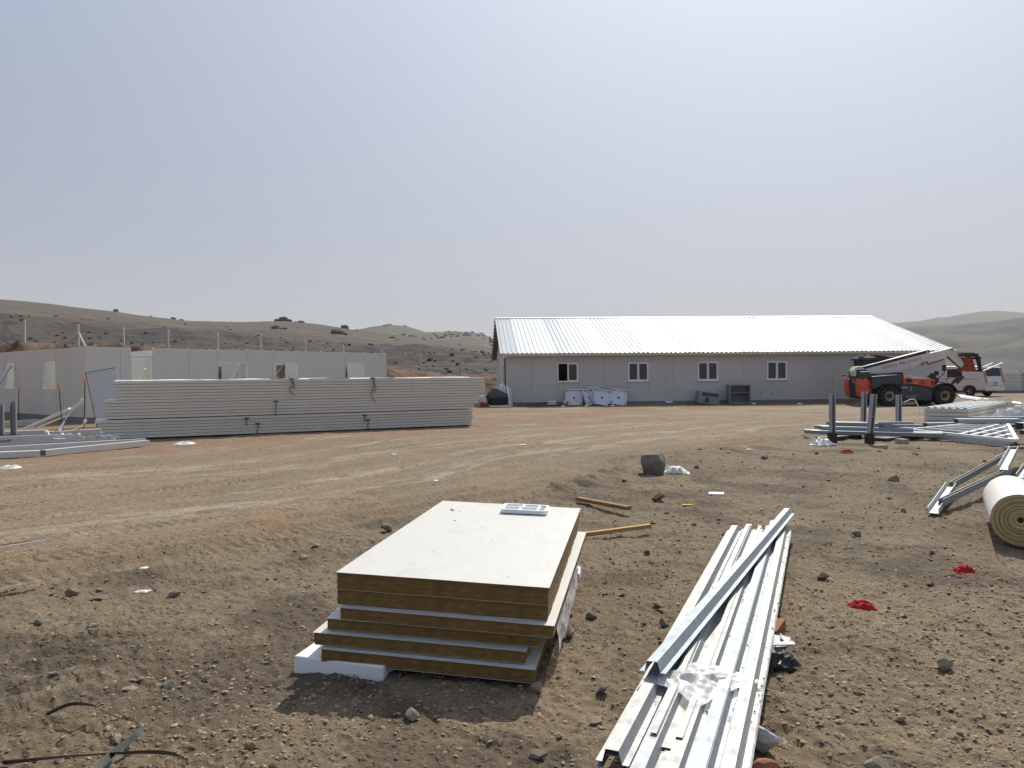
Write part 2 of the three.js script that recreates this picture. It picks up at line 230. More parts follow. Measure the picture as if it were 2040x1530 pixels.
{
  const zs = []; for (let z = -14; z < 2.1; z += 0.7) zs.push(z);
  for (let z = 2.1; z < 70; z += Math.max(0.0135, 0.0049 * z)) zs.push(z);
  for (let z = 70; z < 3400; z *= 1.06) zs.push(z); zs.push(3600);
  const NC = 680, us = []; for (let i = 14; i > 0; i--) us.push(-1 - Math.pow(i / 14, 3)); for (let i = 0; i <= NC; i++) us.push(-1 + 2 * i / NC); for (let i = 1; i <= 14; i++) us.push(1 + Math.pow(i / 14, 3));
  const nr = zs.length, nc = us.length, P = new Float32Array(nr * nc * 3), C = new Float32Array(nr * nc * 3), U = new Float32Array(nr * nc * 2);
  const mix = (c, q, k) => { c[0] = lerp(c[0], q[0], k); c[1] = lerp(c[1], q[1], k); c[2] = lerp(c[2], q[2], k); };
  for (let r = 0; r < nr; r++) for (let k = 0; k < nc; k++) {
    const zz = zs[r], Wd = 0.78 * Math.max(zz, 2.2) + 2.2, u = us[k], x = Math.abs(u) <= 1 ? u * Wd : Math.sign(u) * (Wd + (Math.abs(u) - 1) * 3400), z = -zz, i = r * nc + k;
    const rd = Math.abs(x) < 120 && zz < 90 ? roadDist(x, z) : 20, y = gh(x, z, rd);
    P[i * 3] = x; P[i * 3 + 1] = y; P[i * 3 + 2] = z; U[i * 2] = x; U[i * 2 + 1] = z;
    const wob = (fbm(x * 0.35, z * 0.35, 2, 4) - 0.5) * 0.9, d = rd + wob, a = x * rdx + z * rdz, n1 = fbm(x * 0.7 + 5, z * 0.7, 4, 41), n2 = fbm(x * 5, z * 5, 3, 42), n3 = fbm(a * 0.5, d * 3.2, 4, 43), n4 = fbm(a * 2.2, d * 9, 3, 44);
    const c = [0.264, 0.205, 0.134];
    mix(c, [0.305, 0.232, 0.15], sst(0.42, 0.7, n1)); mix(c, [0.135, 0.100, 0.066], sst(0.48, 0.72, fbm(x * 1.3, z * 1.3, 4, 45)) * 0.9); mix(c, [0.24, 0.175, 0.11], sst(0.55, 0.75, fbm(x * 0.9 + 50, z * 0.9, 3, 46)) * 0.6);
    const road = sst(-0.35, 0.6, d + (n2 - 0.5) * 0.5);
    if (road > 0) {
      const q = [0.345, 0.256, 0.164]; mix(q, [0.31, 0.236, 0.154], sst(0.4, 0.65, n1)); mix(q, [0.36, 0.246, 0.148], sst(0.5, 0.75, fbm(x * 0.4, z * 0.4 + 7, 3, 47)));
      mix(q, [0.27, 0.2, 0.13], sst(0.58, 0.78, n3) * 0.55);
      let pale = 0; for (const [o, w] of [[2.5, 0.45], [3.9, 0.5], [5.6, 0.55], [7.2, 0.7], [9.6, 0.8]]) pale = Math.max(pale, Math.exp(-Math.pow((d - o - 0.5 * (fbm(a * 0.2, o, 2, 48) - 0.5)) / w, 2)) * sst(0.38, 0.62, n3) * sst(0.3, 0.6, n4));
      mix(q, [0.53, 0.45, 0.35], 0.85 * pale); mix(c, q, road);
    }
    // rusty subsoil spread before the long pile, the shells of the buildings and far ground
    const red = sst(8.2, 11, d + 5 * (fbm(x * 0.22, z * 0.22, 3, 49) - 0.5)) * sst(0.3, 0.6, fbm(x * 0.8, z * 0.8, 3, 50)); mix(c, [0.36, 0.215, 0.12], red * 0.8);
    if (zz > 25) { const dry = sst(0.45, 0.65, fbm(x * 0.45 + 9, z * 0.9, 4, 51)) * sst(25, 31, zz) * sst(-3, 1, x); mix(c, [0.46, 0.375, 0.275], dry * 0.75); }
    if (zz > 60) mix(c, [0.19, 0.155, 0.10], sst(60, 90, zz));
    const g = 1.3 * (0.92 + 0.16 * n2); C[i * 3] = c[0] * g; C[i * 3 + 1] = c[1] * g; C[i * 3 + 2] = c[2] * g;
  }
  const I = new Uint32Array((nr - 1) * (nc - 1) * 6); let n = 0;
  for (let r = 0; r + 1 < nr; r++) for (let k = 0; k + 1 < nc; k++) { const a = r * nc + k, b = a + 1, c = a + nc, e = c + 1; I[n++] = a; I[n++] = b; I[n++] = c; I[n++] = b; I[n++] = e; I[n++] = c; }
  const g = new THREE.BufferGeometry(); g.setAttribute('position', new THREE.BufferAttribute(P, 3)); g.setAttribute('color', new THREE.BufferAttribute(C, 3)); g.setAttribute('uv', new THREE.BufferAttribute(U, 2)); g.setIndex(new THREE.BufferAttribute(I, 1)); g.computeVertexNormals();
  ST('ground', g, mat([1, 1, 1], 0.97, 0, { vertexColors: true, map: texSoil, bumpMap: texSoilB, bumpScale: 0.017 }));
}

// ---------- hills ----------
const HOR = (px) => 745.5 - (px - 1020) * 0.00873; // picture row of eye level, used to turn the surveyed skyline into heights
function hill(name, pxa, pxb, rows, na, nb, colour, lump) { // rows: [[distance, table of skyline rows by bearing]]
  const P = [], C = [], I = [];
  const ds = rows.map((r) => r[0]);
  for (let j = 0; j <= nb; j++) {
    const dd = ds[0] * Math.pow(ds[ds.length - 1] / ds[0], j / nb); let q = 1; while (q < ds.length - 1 && dd > ds[q]) q++;
    const t = Math.max(0, Math.min(1, (dd - ds[q - 1]) / (ds[q] - ds[q - 1]))), ts = lerp(t, t * t * (3 - 2 * t), 0.4);
    for (let i = 0; i <= na; i++) {
      const px = lerp(pxa, pxb, i / na), x = (px - 1020) / 1500 * dd, z = -dd;
      const hA = typeof rows[q - 1][1] === 'number' ? rows[q - 1][1] : (HOR(px) - pw(rows[q - 1][1], px)) * rows[q - 1][0] / 1500 + 1.65;
      const hB = typeof rows[q][1] === 'number' ? rows[q][1] : (HOR(px) - pw(rows[q][1], px)) * rows[q][0] / 1500 + 1.65;
      const y = lerp(hA, hB, ts) + lump(x, z, dd); P.push(x, y, z); C.push(...colour(x, z, px, dd));
      if (i < na && j < nb) { const a = j * (na + 1) + i, b = a + 1, c = a + na + 1, e = c + 1; I.push(a, b, c, b, e, c); }
    }
  }
  const g = new THREE.BufferGeometry(); g.setAttribute('position', new THREE.Float32BufferAttribute(P, 3)); g.setAttribute('color', new THREE.Float32BufferAttribute(C, 3)); g.setIndex(I); g.computeVertexNormals();
  return ST(name, g, mat([1, 1, 1], 1, 0, { vertexColors: true }));
}
const skyA = [[-1700, 540], [-500, 560], [0, 597], [100, 606], [250, 625], [370, 640], [480, 643], [570, 641], [640, 648], [700, 657], [800, 669], [900, 682], [1000, 697], [1150, 712]];
const brkA = [[-1700, 600], [-500, 600], [0, 631], [150, 641], [300, 652], [500, 668], [640, 680], [700, 687], [850, 696], [985, 708], [1150, 722]];
const mixc = (a, b, t) => a.map((v, i) => lerp(v, b[i], t));
hill('hill', -1700, 1150, [[72, -2.5], [95, 2], [160, brkA], [235, [[-500, 583], [0, 616], [250, 640], [370, 652], [570, 658], [700, 671], [850, 686], [985, 701], [1150, 717]]], [390, skyA], [470, -4]], 680, 170, (x, z, px, d) => {
  const n = fbm(x * 0.09, z * 0.09, 4, 81), m = fbm(x * 0.35, z * 0.35, 3, 82), st = fbm(x * 0.02 + d * 0.02, d * 0.16, 3, 83);
  let c = mixc([0.085, 0.066, 0.043], [0.125, 0.096, 0.061], sst(0.35, 0.65, st)); c = mixc(c, [0.072, 0.062, 0.042], sst(0.5, 0.75, n) * 0.8);
  const zone = 1 - sst(140, 185, d + 55 * (n - 0.5)), fine = fbm(x * 0.22 + 7, z * 0.5, 4, 86); c = mixc(c, mixc([0.024, 0.023, 0.022], [0.080, 0.062, 0.042], sst(0.42, 0.66, fine + 0.5 * (n - 0.5))), 0.92 * zone);
  c = mixc(c, [0.055, 0.05, 0.037], 0.6 * sst(0.6, 0.72, fine) * (1 - zone));
  const track = Math.exp(-Math.pow((d - 205 - 14 * Math.sin(px * 0.004)) / 4, 2)); c = mixc(c, [0.19, 0.155, 0.105], 0.5 * track); const cut = Math.exp(-Math.pow((d - 262 - 10 * Math.sin(px * 0.006 + 1)) / 6, 2)); c = mixc(c, [0.11, 0.075, 0.055], 0.55 * cut);
  const k = 0.62 + 0.28 * m; return c.map((v) => v * k);
}, (x, z, d) => (fbm(x * 0.05, z * 0.05, 4, 84) - 0.5) * lerp(3.2, 1.0, sst(170, 260, d)) * sst(75, 110, d) + (fbm(x * 0.3, z * 0.3, 3, 85) - 0.5) * 1.2 * (1 - sst(170, 220, d)));
hill('hill', 560, 1250, [[420, 0], [620, [[560, 690], [720, 682], [850, 685], [985, 700], [1250, 720]]], [950, [[560, 690], [640, 675], [719, 656], [745, 650.5], [768, 648], [774, 646.5], [790, 648], [812, 650], [835, 657], [850, 662], [870, 661], [884, 661], [905, 660], [935, 662], [962, 664], [985, 677], [1030, 695], [1250, 715]]], [1150, 0]], 260, 60, (x, z, px, d) => {
  const n = fbm(x * 0.03, z * 0.03, 4, 91), m = fbm(x * 0.12, z * 0.12, 3, 92); const c = mixc([0.088, 0.08, 0.056], [0.06, 0.058, 0.045], sst(0.4, 0.65, n)); return mixc(c, [0.22, 0.19, 0.14], sst(0.62, 0.8, m) * 0.4);
}, (x, z, d) => (fbm(x * 0.02, z * 0.02, 4, 93) - 0.5) * 9 * sst(430, 600, d) * (1 - sst(800, 930, d)) );
hill('hill', 1500, 3600, [[700, -6], [1000, [[1500, 730], [1790, 705], [1900, 690], [2040, 668], [2500, 650]]], [1500, [[1500, 700], [1720, 668], [1790, 655], [1830, 650], [1900, 647], [1990, 639], [2040, 632], [2200, 615], [2500, 600], [3600, 660]]], [1800, 0]], 500, 70, (x, z, px, d) => {
  const n = fbm(x * 0.012, z * 0.012, 4, 95), m = fbm(x * 0.05, z * 0.05, 3, 96); const c = mixc([0.082, 0.072, 0.055], [0.036, 0.036, 0.033], sst(0.38, 0.6, n + 0.3 * (m - 0.5))); return c;
}, (x, z, d) => (fbm(x * 0.008, z * 0.008, 4, 97) - 0.5) * 40 * sst(700, 1000, d) * (1 - sst(1250, 1480, d)));
hill('mountain', 1350, 3800, [[1900, 0], [3000, [[1350, 690], [1600, 660], [1785, 643], [1835, 639], [1870, 632], [1888, 632], [1905, 628], [1960, 619.5], [1990, 619], [2040, 623], [2200, 640], [2600, 610], [3800, 650]]], [3400, 0]], 500, 50, (x, z) => { const n = fbm(x * 0.006, z * 0.006, 4, 98); return mixc([0.105, 0.093, 0.072], [0.07, 0.067, 0.056], sst(0.4, 0.65, n)); }, (x, z, d) => (fbm(x * 0.004, z * 0.004, 4, 99) - 0.5) * 40 * sst(1950, 2300, d) * (1 - sst(2600, 2950, d)));

// bank of dug-out rusty earth behind the buildings
const BANK = [[-80, 4.6], [-34, 4.1], [-26, 3.85], [-18, 3.4], [-14, 2.9], [-10, 2.3], [-7.5, 1.98], [-5, 1.72], [-2, 1.62], [6, 1.2], [14, 0.2]];
const bankZ = (x) => -50.5 - 9 * sst(-9, -2, x);
function bankH(x, z) {
  const u = z - bankZ(x); // + towards the camera
  const prof = u > 0 ? 1 - sst(0.3, 5.6, u) : 1 - 0.75 * sst(2, 26, -u), k = sst(-0.2, 0.5, prof);
  return pw(BANK, x) * prof - 0.12 + k * ((fbm(x * 0.8, z * 0.8, 4, 101) - 0.5) * 0.7 + (fbm(x * 2.4, z * 2.4, 3, 102) - 0.5) * 0.55);
}
{
  const P = [], C = [], I = [], na = 420, nb = 110;
  for (let j = 0; j <= nb; j++) for (let i = 0; i <= na; i++) {
    const x = lerp(-80, 14, i / na), z = bankZ(x) + 6.2 - 32 * Math.pow(j / nb, 1.6), n = fbm(x * 0.9, z * 0.9, 4, 103), m = fbm(x * 4, z * 4, 2, 104);
    P.push(x, bankH(x, z), z); let c = mixc([0.085, 0.043, 0.027], [0.15, 0.078, 0.047], sst(0.35, 0.65, n)); c = mixc(c, [0.13, 0.09, 0.06], sst(0.55, 0.75, m)); C.push(...c);
    if (i < na && j < nb) { const a = j * (na + 1) + i, b = a + 1, e = a + na + 1, f = e + 1; I.push(a, b, e, b, f, e); }
  }
  const g = new THREE.BufferGeometry(); g.setAttribute('position', new THREE.Float32BufferAttribute(P, 3)); g.setAttribute('color', new THREE.Float32BufferAttribute(C, 3)); g.setIndex(I); g.computeVertexNormals();
  ST('earth_bank', g, mat([1, 1, 1], 1, 0, { vertexColors: true }));
}
{ // thorny scrub on the slopes: nobody could count it
  const R = rng(5), gs = []; for (let k = 0; k < 5; k++) { const g = new THREE.IcosahedronGeometry(0.55 + 0.3 * R(), 1), p = g.attributes.position; for (let i = 0; i < p.count; i++) { const s = 0.72 + 0.56 * hsh(Math.round(p.getX(i) * 99), Math.round(p.getY(i) * 99) + Math.round(p.getZ(i) * 77), k); p.setXYZ(i, p.getX(i) * s, p.getY(i) * s * 0.7, p.getZ(i) * s); } g.translate((R() - 0.5) * 1.3, 0.3 + 0.3 * R(), (R() - 0.5) * 1.3); gs.push(g); }
  const g = mg(gs); g.computeVertexNormals();
  const hillMesh = scene.children.find((o) => o.name === 'hill').geometry.attributes.position, hill2 = scene.children.find((o) => o.name === 'hill_001').geometry.attributes.position, spots = [];
  let guard = 0; while (spots.length < 1500 && guard++ < 400000) { const i = Math.floor(R() * hillMesh.count), x = hillMesh.getX(i), z = hillMesh.getZ(i), d = -z, n = fbm(x * 0.09, z * 0.09, 4, 81); const dens = d < 178 ? sst(0.33, 0.6, n) * (1 - sst(140, 180, d)) + 0.03 : d < 400 ? 0.012 : 0; if (d < 78 || R() > dens) continue; spots.push([x + (R() - 0.5), hillMesh.getY(i), z + (R() - 0.5), (0.14 + 0.26 * R() * R()) * (d > 178 ? 2.0 : 1)]); }
  guard = 0; let n2 = 0; while (n2 < 700 && guard++ < 60000) { const i = Math.floor(R() * hill2.count), x = hill2.getX(i), z = hill2.getZ(i); if (-z > 960 || -z < 500 || fbm(x * 0.03, z * 0.03, 4, 91) < 0.42) continue; spots.push([x, hill2.getY(i), z, 0.9 + 1.0 * R()]); n2++; }
  for (const [px, d, s] of [[556, 388, 1.6], [566, 389, 2.2], [573, 389, 2.4], [602, 387, 1.5], [348, 388, 1.2], [365, 388, 1.1], [688, 386, 1.8], [675, 262, 2.2], [683, 262, 1.6], [548, 262, 1.2], [566, 262, 1.0], [780, 300, 1.2], [690, 388, 1.6], [233, 389, 1.2]]) { const x = (px - 1020) / 1500 * d; let best = 1e9, y = 0; for (let i = 0; i < hillMesh.count; i += 1) { const q = (hillMesh.getX(i) - x) ** 2 + (hillMesh.getZ(i) + d) ** 2; if (q < best) { best = q; y = hillMesh.getY(i); } } spots.push([x, y, -d, s]); }
  const im = new THREE.InstancedMesh(g, mat([1, 1, 1], 1), spots.length), m4 = new THREE.Matrix4(), q = new THREE.Quaternion(), c = new THREE.Color();
  spots.forEach(([x, y, z, s], i) => { q.setFromEuler(new THREE.Euler(0, R() * 6.3, 0)); m4.compose(new THREE.Vector3(x, y - 0.15 * s, z), q, new THREE.Vector3(s, s * (0.7 + 0.5 * R()), s)); im.setMatrixAt(i, m4); const k = 0.75 + 0.5 * R(); im.setColorAt(i, c.setRGB(0.058 * k, 0.054 * k, 0.043 * k)); });
  im.name = 'hillside_scrub'; im.userData = { kind: 'stuff' }; im.castShadow = im.receiveShadow = true; scene.add(im);
}
{ // loose grit and small stones on the ground
  const R = rng(9), kinds = [0, 1, 2, 3].map((k) => rockGeo(900 + k, 1, 0.42, 0.8, 1, 9, 0.04));
  kinds.forEach((g, kk) => {
    const spots = []; let guard = 0;
    while (spots.length < 13000 && guard++ < 400000) {
      const zz = 2.2 + 26 * Math.pow(R(), 2.1), x = (R() * 2 - 1) * (0.74 * zz + 0.6), rd = roadDist(x, -zz), road = sst(-0.4, 0.7, rd);
      if (R() < road * 0.9) continue; const cl2 = fbm(x * 0.8, zz * 0.8, 3, 111); if (R() > 0.25 + 1.3 * sst(0.4, 0.7, cl2)) continue;
      spots.push([x, -zz, (0.0026 + 0.015 * Math.pow(R(), 5)) * (1 + 0.035 * zz)]);
    }
    const im = new THREE.InstancedMesh(g, mat([1, 1, 1], 0.95), spots.length), m4 = new THREE.Matrix4(), q = new THREE.Quaternion(), c = new THREE.Color();
    spots.forEach(([x, z, s], i) => { q.setFromEuler(new THREE.Euler((R() - 0.5) * 0.8, R() * 6.3, (R() - 0.5) * 0.8)); m4.compose(new THREE.Vector3(x, gh(x, z) - s * 0.25, z), q, new THREE.Vector3(s * (0.8 + 0.7 * R()), s * (0.7 + 0.6 * R()), s)); im.setMatrixAt(i, m4); const k = 0.75 + 0.6 * R(), w = R(); im.setColorAt(i, w < 0.04 ? c.setRGB(0.42, 0.34, 0.25) : w < 0.6 ? c.setRGB(0.30 * k, 0.222 * k, 0.14 * k) : c.setRGB(0.24 * k, 0.186 * k, 0.13 * k)); });
    im.name = numbered('loose_gravel'); im.userData = { kind: 'stuff' }; im.castShadow = im.receiveShadow = true; scene.add(im);
  });
}
// ---------- the finished long building with the ribbed metal roof ----------
{
  const B = T('prefab_building', 'long pale panel building with ribbed metal gable roof and four white windows', 'building', [-0.27, 0, -38.8], 3 * D);
  const L = 23.35, WD = 16.2, BASE = 0.2, EAVE = 2.76, RIDGE = 5.1, TH = 0.06;
  const wm = [MT.panel, MT.panel.clone(), MT.panel.clone()]; wm[1].color.multiplyScalar(0.965); wm[2].color.multiplyScalar(1.02);
  let wi = 0; const wmat = () => wm[(wi = (wi * 7 + 3) % 11) % 3];
  M('plinth', box(L + 0.1, 0.62, WD + 0.1), MT.conc, B, [L / 2, BASE - 0.31, -WD / 2]);
  // front and rear walls: one panel after the other, windows cut in
  const seams = [0, 1.3, 2.63]; for (let k = 0; k < 4; k++) { const a = 2.63 + 3.68 * k; seams.push(a + 1.08, ...(k < 3 ? [a + 2.4, a + 3.68] : [])); }
  { const s = seams[seams.length - 1]; for (let k = 1; k <= 7; k++) seams.push(s + (L - s) * k / 7); }
  const wins = [0, 1, 2, 3].map((k) => 2.63 + 3.68 * k), W0 = 1.23, W1 = 2.215;
  function wall(z, winAt) {
    for (let i = 0; i + 1 < seams.length; i++) {
      const a = seams[i], b = seams[i + 1], w = b - a - 0.006, cx = (a + b) / 2;
      if (winAt.some((q) => Math.abs(q - a) < 0.01)) {
        M('wall_panel', box(w, W0 - BASE, TH, 0.003), wmat(), B, [cx, (W0 + BASE) / 2, z]); M('wall_panel', box(w, EAVE - W1, TH, 0.003), wmat(), B, [cx, (W1 + EAVE) / 2, z]);
      } else M('wall_panel', box(w, EAVE - BASE, TH, 0.003), wmat(), B, [cx, (BASE + EAVE) / 2, z]);
    }
  }
  wall(-TH / 2, wins); wall(-WD + TH / 2, [wins[0], wins[2], wins[3]]);
  function win(x, z, open) { // white plastic sliding window
    const w = 1.08, h = W1 - W0, f = 0.052, q = M('window', mg(mv(box(w - 0.004, f, 0.09, 0.006), 0, h - f / 2, 0), mv(box(w - 0.004, f, 0.09, 0.006), 0, f / 2, 0), mv(box(f, h - 2 * f, 0.088, 0.006), -w / 2 + f / 2, h / 2, 0), mv(box(f, h - 2 * f, 0.088, 0.006), w / 2 - f / 2, h / 2, 0), mv(box(0.045, h - 2 * f, 0.086, 0.006), 0, h / 2, 0)), MT.pvc, B, [x + w / 2, W0, z + 0.012]);
    const sw = w / 2 - f - 0.0225;
    for (const s of [-1, 1]) {
      const cx = s * (0.0225 + sw / 2); if (open && s < 0) continue;
      M('sash', mg(mv(box(sw, 0.03, 0.03), 0, h - f - 0.015, 0), mv(box(sw, 0.03, 0.03), 0, f + 0.015, 0), mv(box(0.03, h - 2 * f - 0.06, 0.03), -sw / 2 + 0.015, h / 2, 0), mv(box(0.03, h - 2 * f - 0.06, 0.03), sw / 2 - 0.015, h / 2, 0)), MT.pvc, q, [cx, 0, s * 0.012]);
      M('pane', box(sw - 0.06, h - 2 * f - 0.06, 0.006), MT.pane, q, [cx, h / 2, s * 0.012]);
    }
    M('sill', box(w + 0.1, 0.025, 0.09, 0.005), MT.pvc, q, [0, -0.012, 0.055]);
  }
  wins.forEach((x, k) => win(x, -TH / 2, k === 0)); [wins[0], wins[2], wins[3]].forEach((x) => win(x, -WD + TH / 2, false));
  M('paper_tag', box(0.09, 0.08, 0.004), MT.white, B, [wins[2] + 0.74, 1.98, -0.006]);
  // gable ends
  const half = WD / 2, yAt = (z) => RIDGE - 0.1 - Math.abs(z + half) / half * (RIDGE - EAVE - 0.05);
  for (const [x, open] of [[TH / 2, true], [L - TH / 2, false]]) {
    const n = 13; for (let i = 0; i < n; i++) {
      const za = -TH - (WD - 2 * TH) * i / n, zb = -TH - (WD - 2 * TH) * (i + 1) / n + 0.006;
      const outline = (lo, hiA, hiB) => { const pts = [[-za, lo], [-zb, lo], [-zb, hiB]]; if (za > -half && zb < -half) pts.push([half, yAt(-half)]); pts.push([-za, hiA]); return pts; };
      const put = (lo, a, b) => { const g = poly(outline(lo, a, b), TH); g.rotateY(Math.PI / 2); M('gable_panel', g, wmat(), B, [x, 0, 0]); };
      if (open && (i === 3)) { put(BASE, 1.0, 1.0); put(2.2, yAt(za), yAt(zb)); const q = M('window', mg(mv(box(0.08, 0.07, zb - za > 0 ? zb - za : za - zb), 0, 1.17, 0), mv(box(0.08, 0.07, Math.abs(za - zb)), 0, -0.0, 0), mv(box(0.08, 1.17, 0.07), 0, 0.58, 0.5), mv(box(0.08, 1.17, 0.07), 0, 0.58, -0.5)), MT.pvc, B, [x - 0.02, 1.02, (za + zb) / 2]); M('pane', box(0.006, 1.1, 1.0), MT.pane, q, [0, 0.6, 0]); } else put(BASE, yAt(za), yAt(zb));
    }
  }
  M('corner_trim', box(0.12, EAVE - BASE, 0.012, 0.002), MT.panel, B, [0.055, (EAVE + BASE) / 2, 0.008]); M('corner_trim', box(0.012, EAVE - BASE, 0.12, 0.002), MT.panel, B, [-0.008, (EAVE + BASE) / 2, -0.06]); M('base_trim', box(L, 0.05, 0.02), MT.panelCool, B, [L / 2, BASE + 0.0, 0.012]);
  M('downpipe', cyl(0.05, 2.3, 10), MT.midGrey, B, [-0.07, 1.35, -0.45]);
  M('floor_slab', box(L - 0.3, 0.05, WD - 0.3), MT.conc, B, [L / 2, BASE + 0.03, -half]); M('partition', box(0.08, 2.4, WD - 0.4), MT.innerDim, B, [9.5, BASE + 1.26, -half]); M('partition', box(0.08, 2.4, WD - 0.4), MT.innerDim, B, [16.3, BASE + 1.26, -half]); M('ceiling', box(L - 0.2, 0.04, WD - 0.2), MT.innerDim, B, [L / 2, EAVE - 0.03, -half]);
  // roof: ribbed sheets laid side by side
  const OV = 0.42, OE = 0.34, x0 = -OE, x1 = L + OE, NS = 25, sw = (x1 - x0) / NS, slope = Math.atan2(RIDGE - EAVE, half), SL = (half + OV) / Math.cos(slope);
  const prof = []; for (let r = 0; r < 4; r++) { const a = r * sw / 4, p = sw / 4; prof.push([a, 0], [a + p * 0.50, 0], [a + p * 0.60, 0.030], [a + p * 0.86, 0.030], [a + p * 0.96, 0]); } prof.push([sw, 0]);
  const rg = (() => { const P = [], U = []; for (let i = 0; i + 1 < prof.length; i++) { const [a, h] = prof[i], [b, k] = prof[i + 1]; for (const [x, y, z] of [[a, h, 0], [b, k, 0], [b, k, -SL], [a, h, 0], [b, k, -SL], [a, h, -SL]]) { P.push(x, y, z); U.push(x, z); } } const g = new THREE.BufferGeometry(); g.setAttribute('position', new THREE.Float32BufferAttribute(P, 3)); g.setAttribute('uv', new THREE.Float32BufferAttribute(U, 2)); g.computeVertexNormals(); return g; })();
  const rm = [MT.roof, MT.roof.clone(), MT.roof.clone()]; rm[1].roughness = 0.36; rm[2].roughness = 0.47; rm[1].color.multiplyScalar(0.97);
  const yE = EAVE + 0.06 - Math.tan(slope) * OV;
  for (let i = 0; i < NS; i++) {
    M('roof_sheet', rg, rm[(i * 5 + 1) % 3], B, [x0 + i * sw, yE + 0.002 * (i % 2), OV], [slope, 0, 0]);
    M('roof_sheet', rg, rm[(i * 7 + 2) % 3], B, [x1 - i * sw, yE + 0.002 * (i % 2), -WD - OV], [slope, Math.PI, 0]).rotation.order = 'YXZ';
  }
  M('ridge_cap', mg(mv(box(x1 - x0, 0.006, 0.36), 0, -0.02, 0.165, slope), mv(box(x1 - x0, 0.006, 0.36), 0, -0.02, -0.165, -slope)), MT.roof, B, [(x0 + x1) / 2, RIDGE + 0.073, -half]);
  M('soffit', box(x1 - x0 - 0.5, 0.03, OV - 0.05), MT.panelWarm, B, [L / 2, EAVE - 0.075, OV / 2 - 0.02]); M('fascia', box(x1 - x0 - 0.04, 0.12, 0.03), MT.panelWarm, B, [L / 2, EAVE - 0.12, OV - 0.06]);
  for (const s of [1, -1]) for (let k = 0; k < 13; k++) { const d = half + OV - 0.2 - k * (half) / 12.5, y = RIDGE + 0.0 - Math.tan(slope) * d; M('batten', box(OE + 0.1, 0.05, 0.1), MT.wood, B, [-OE / 2 + 0.01, y, -half + s * d], [s * slope, 0, 0]); }
  for (const s of [1, -1]) M('rake_board', box(0.03, 0.16, SL - 0.1), MT.wood, B, [-OE + 0.06, (RIDGE + yE) / 2 - 0.1, -half + s * (half + OV) / 2], [s * slope, 0, 0]);
  // marks on the wall: drilled holes and a patch plate
  for (const [x, y, r] of [[8.03, 1.74, 0.02], [8.08, 1.62, 0.022], [8.32, 1.34, 0.03], [8.27, 1.20, 0.024], [8.80, 0.96, 0.018], [8.95, 0.86, 0.022], [8.97, 0.74, 0.026], [13.35, 0.55, 0.03], [13.9, 0.5, 0.04]]) M('hole', cyl(r, 0.01, 10), MT.darkGrey, B, [x, y, 0.002], [Math.PI / 2, 0, 0]);
  M('vent_plate', box(0.36, 0.1, 0.02), MT.pvc, B, [8.45, 0.14, 0.06]);
}
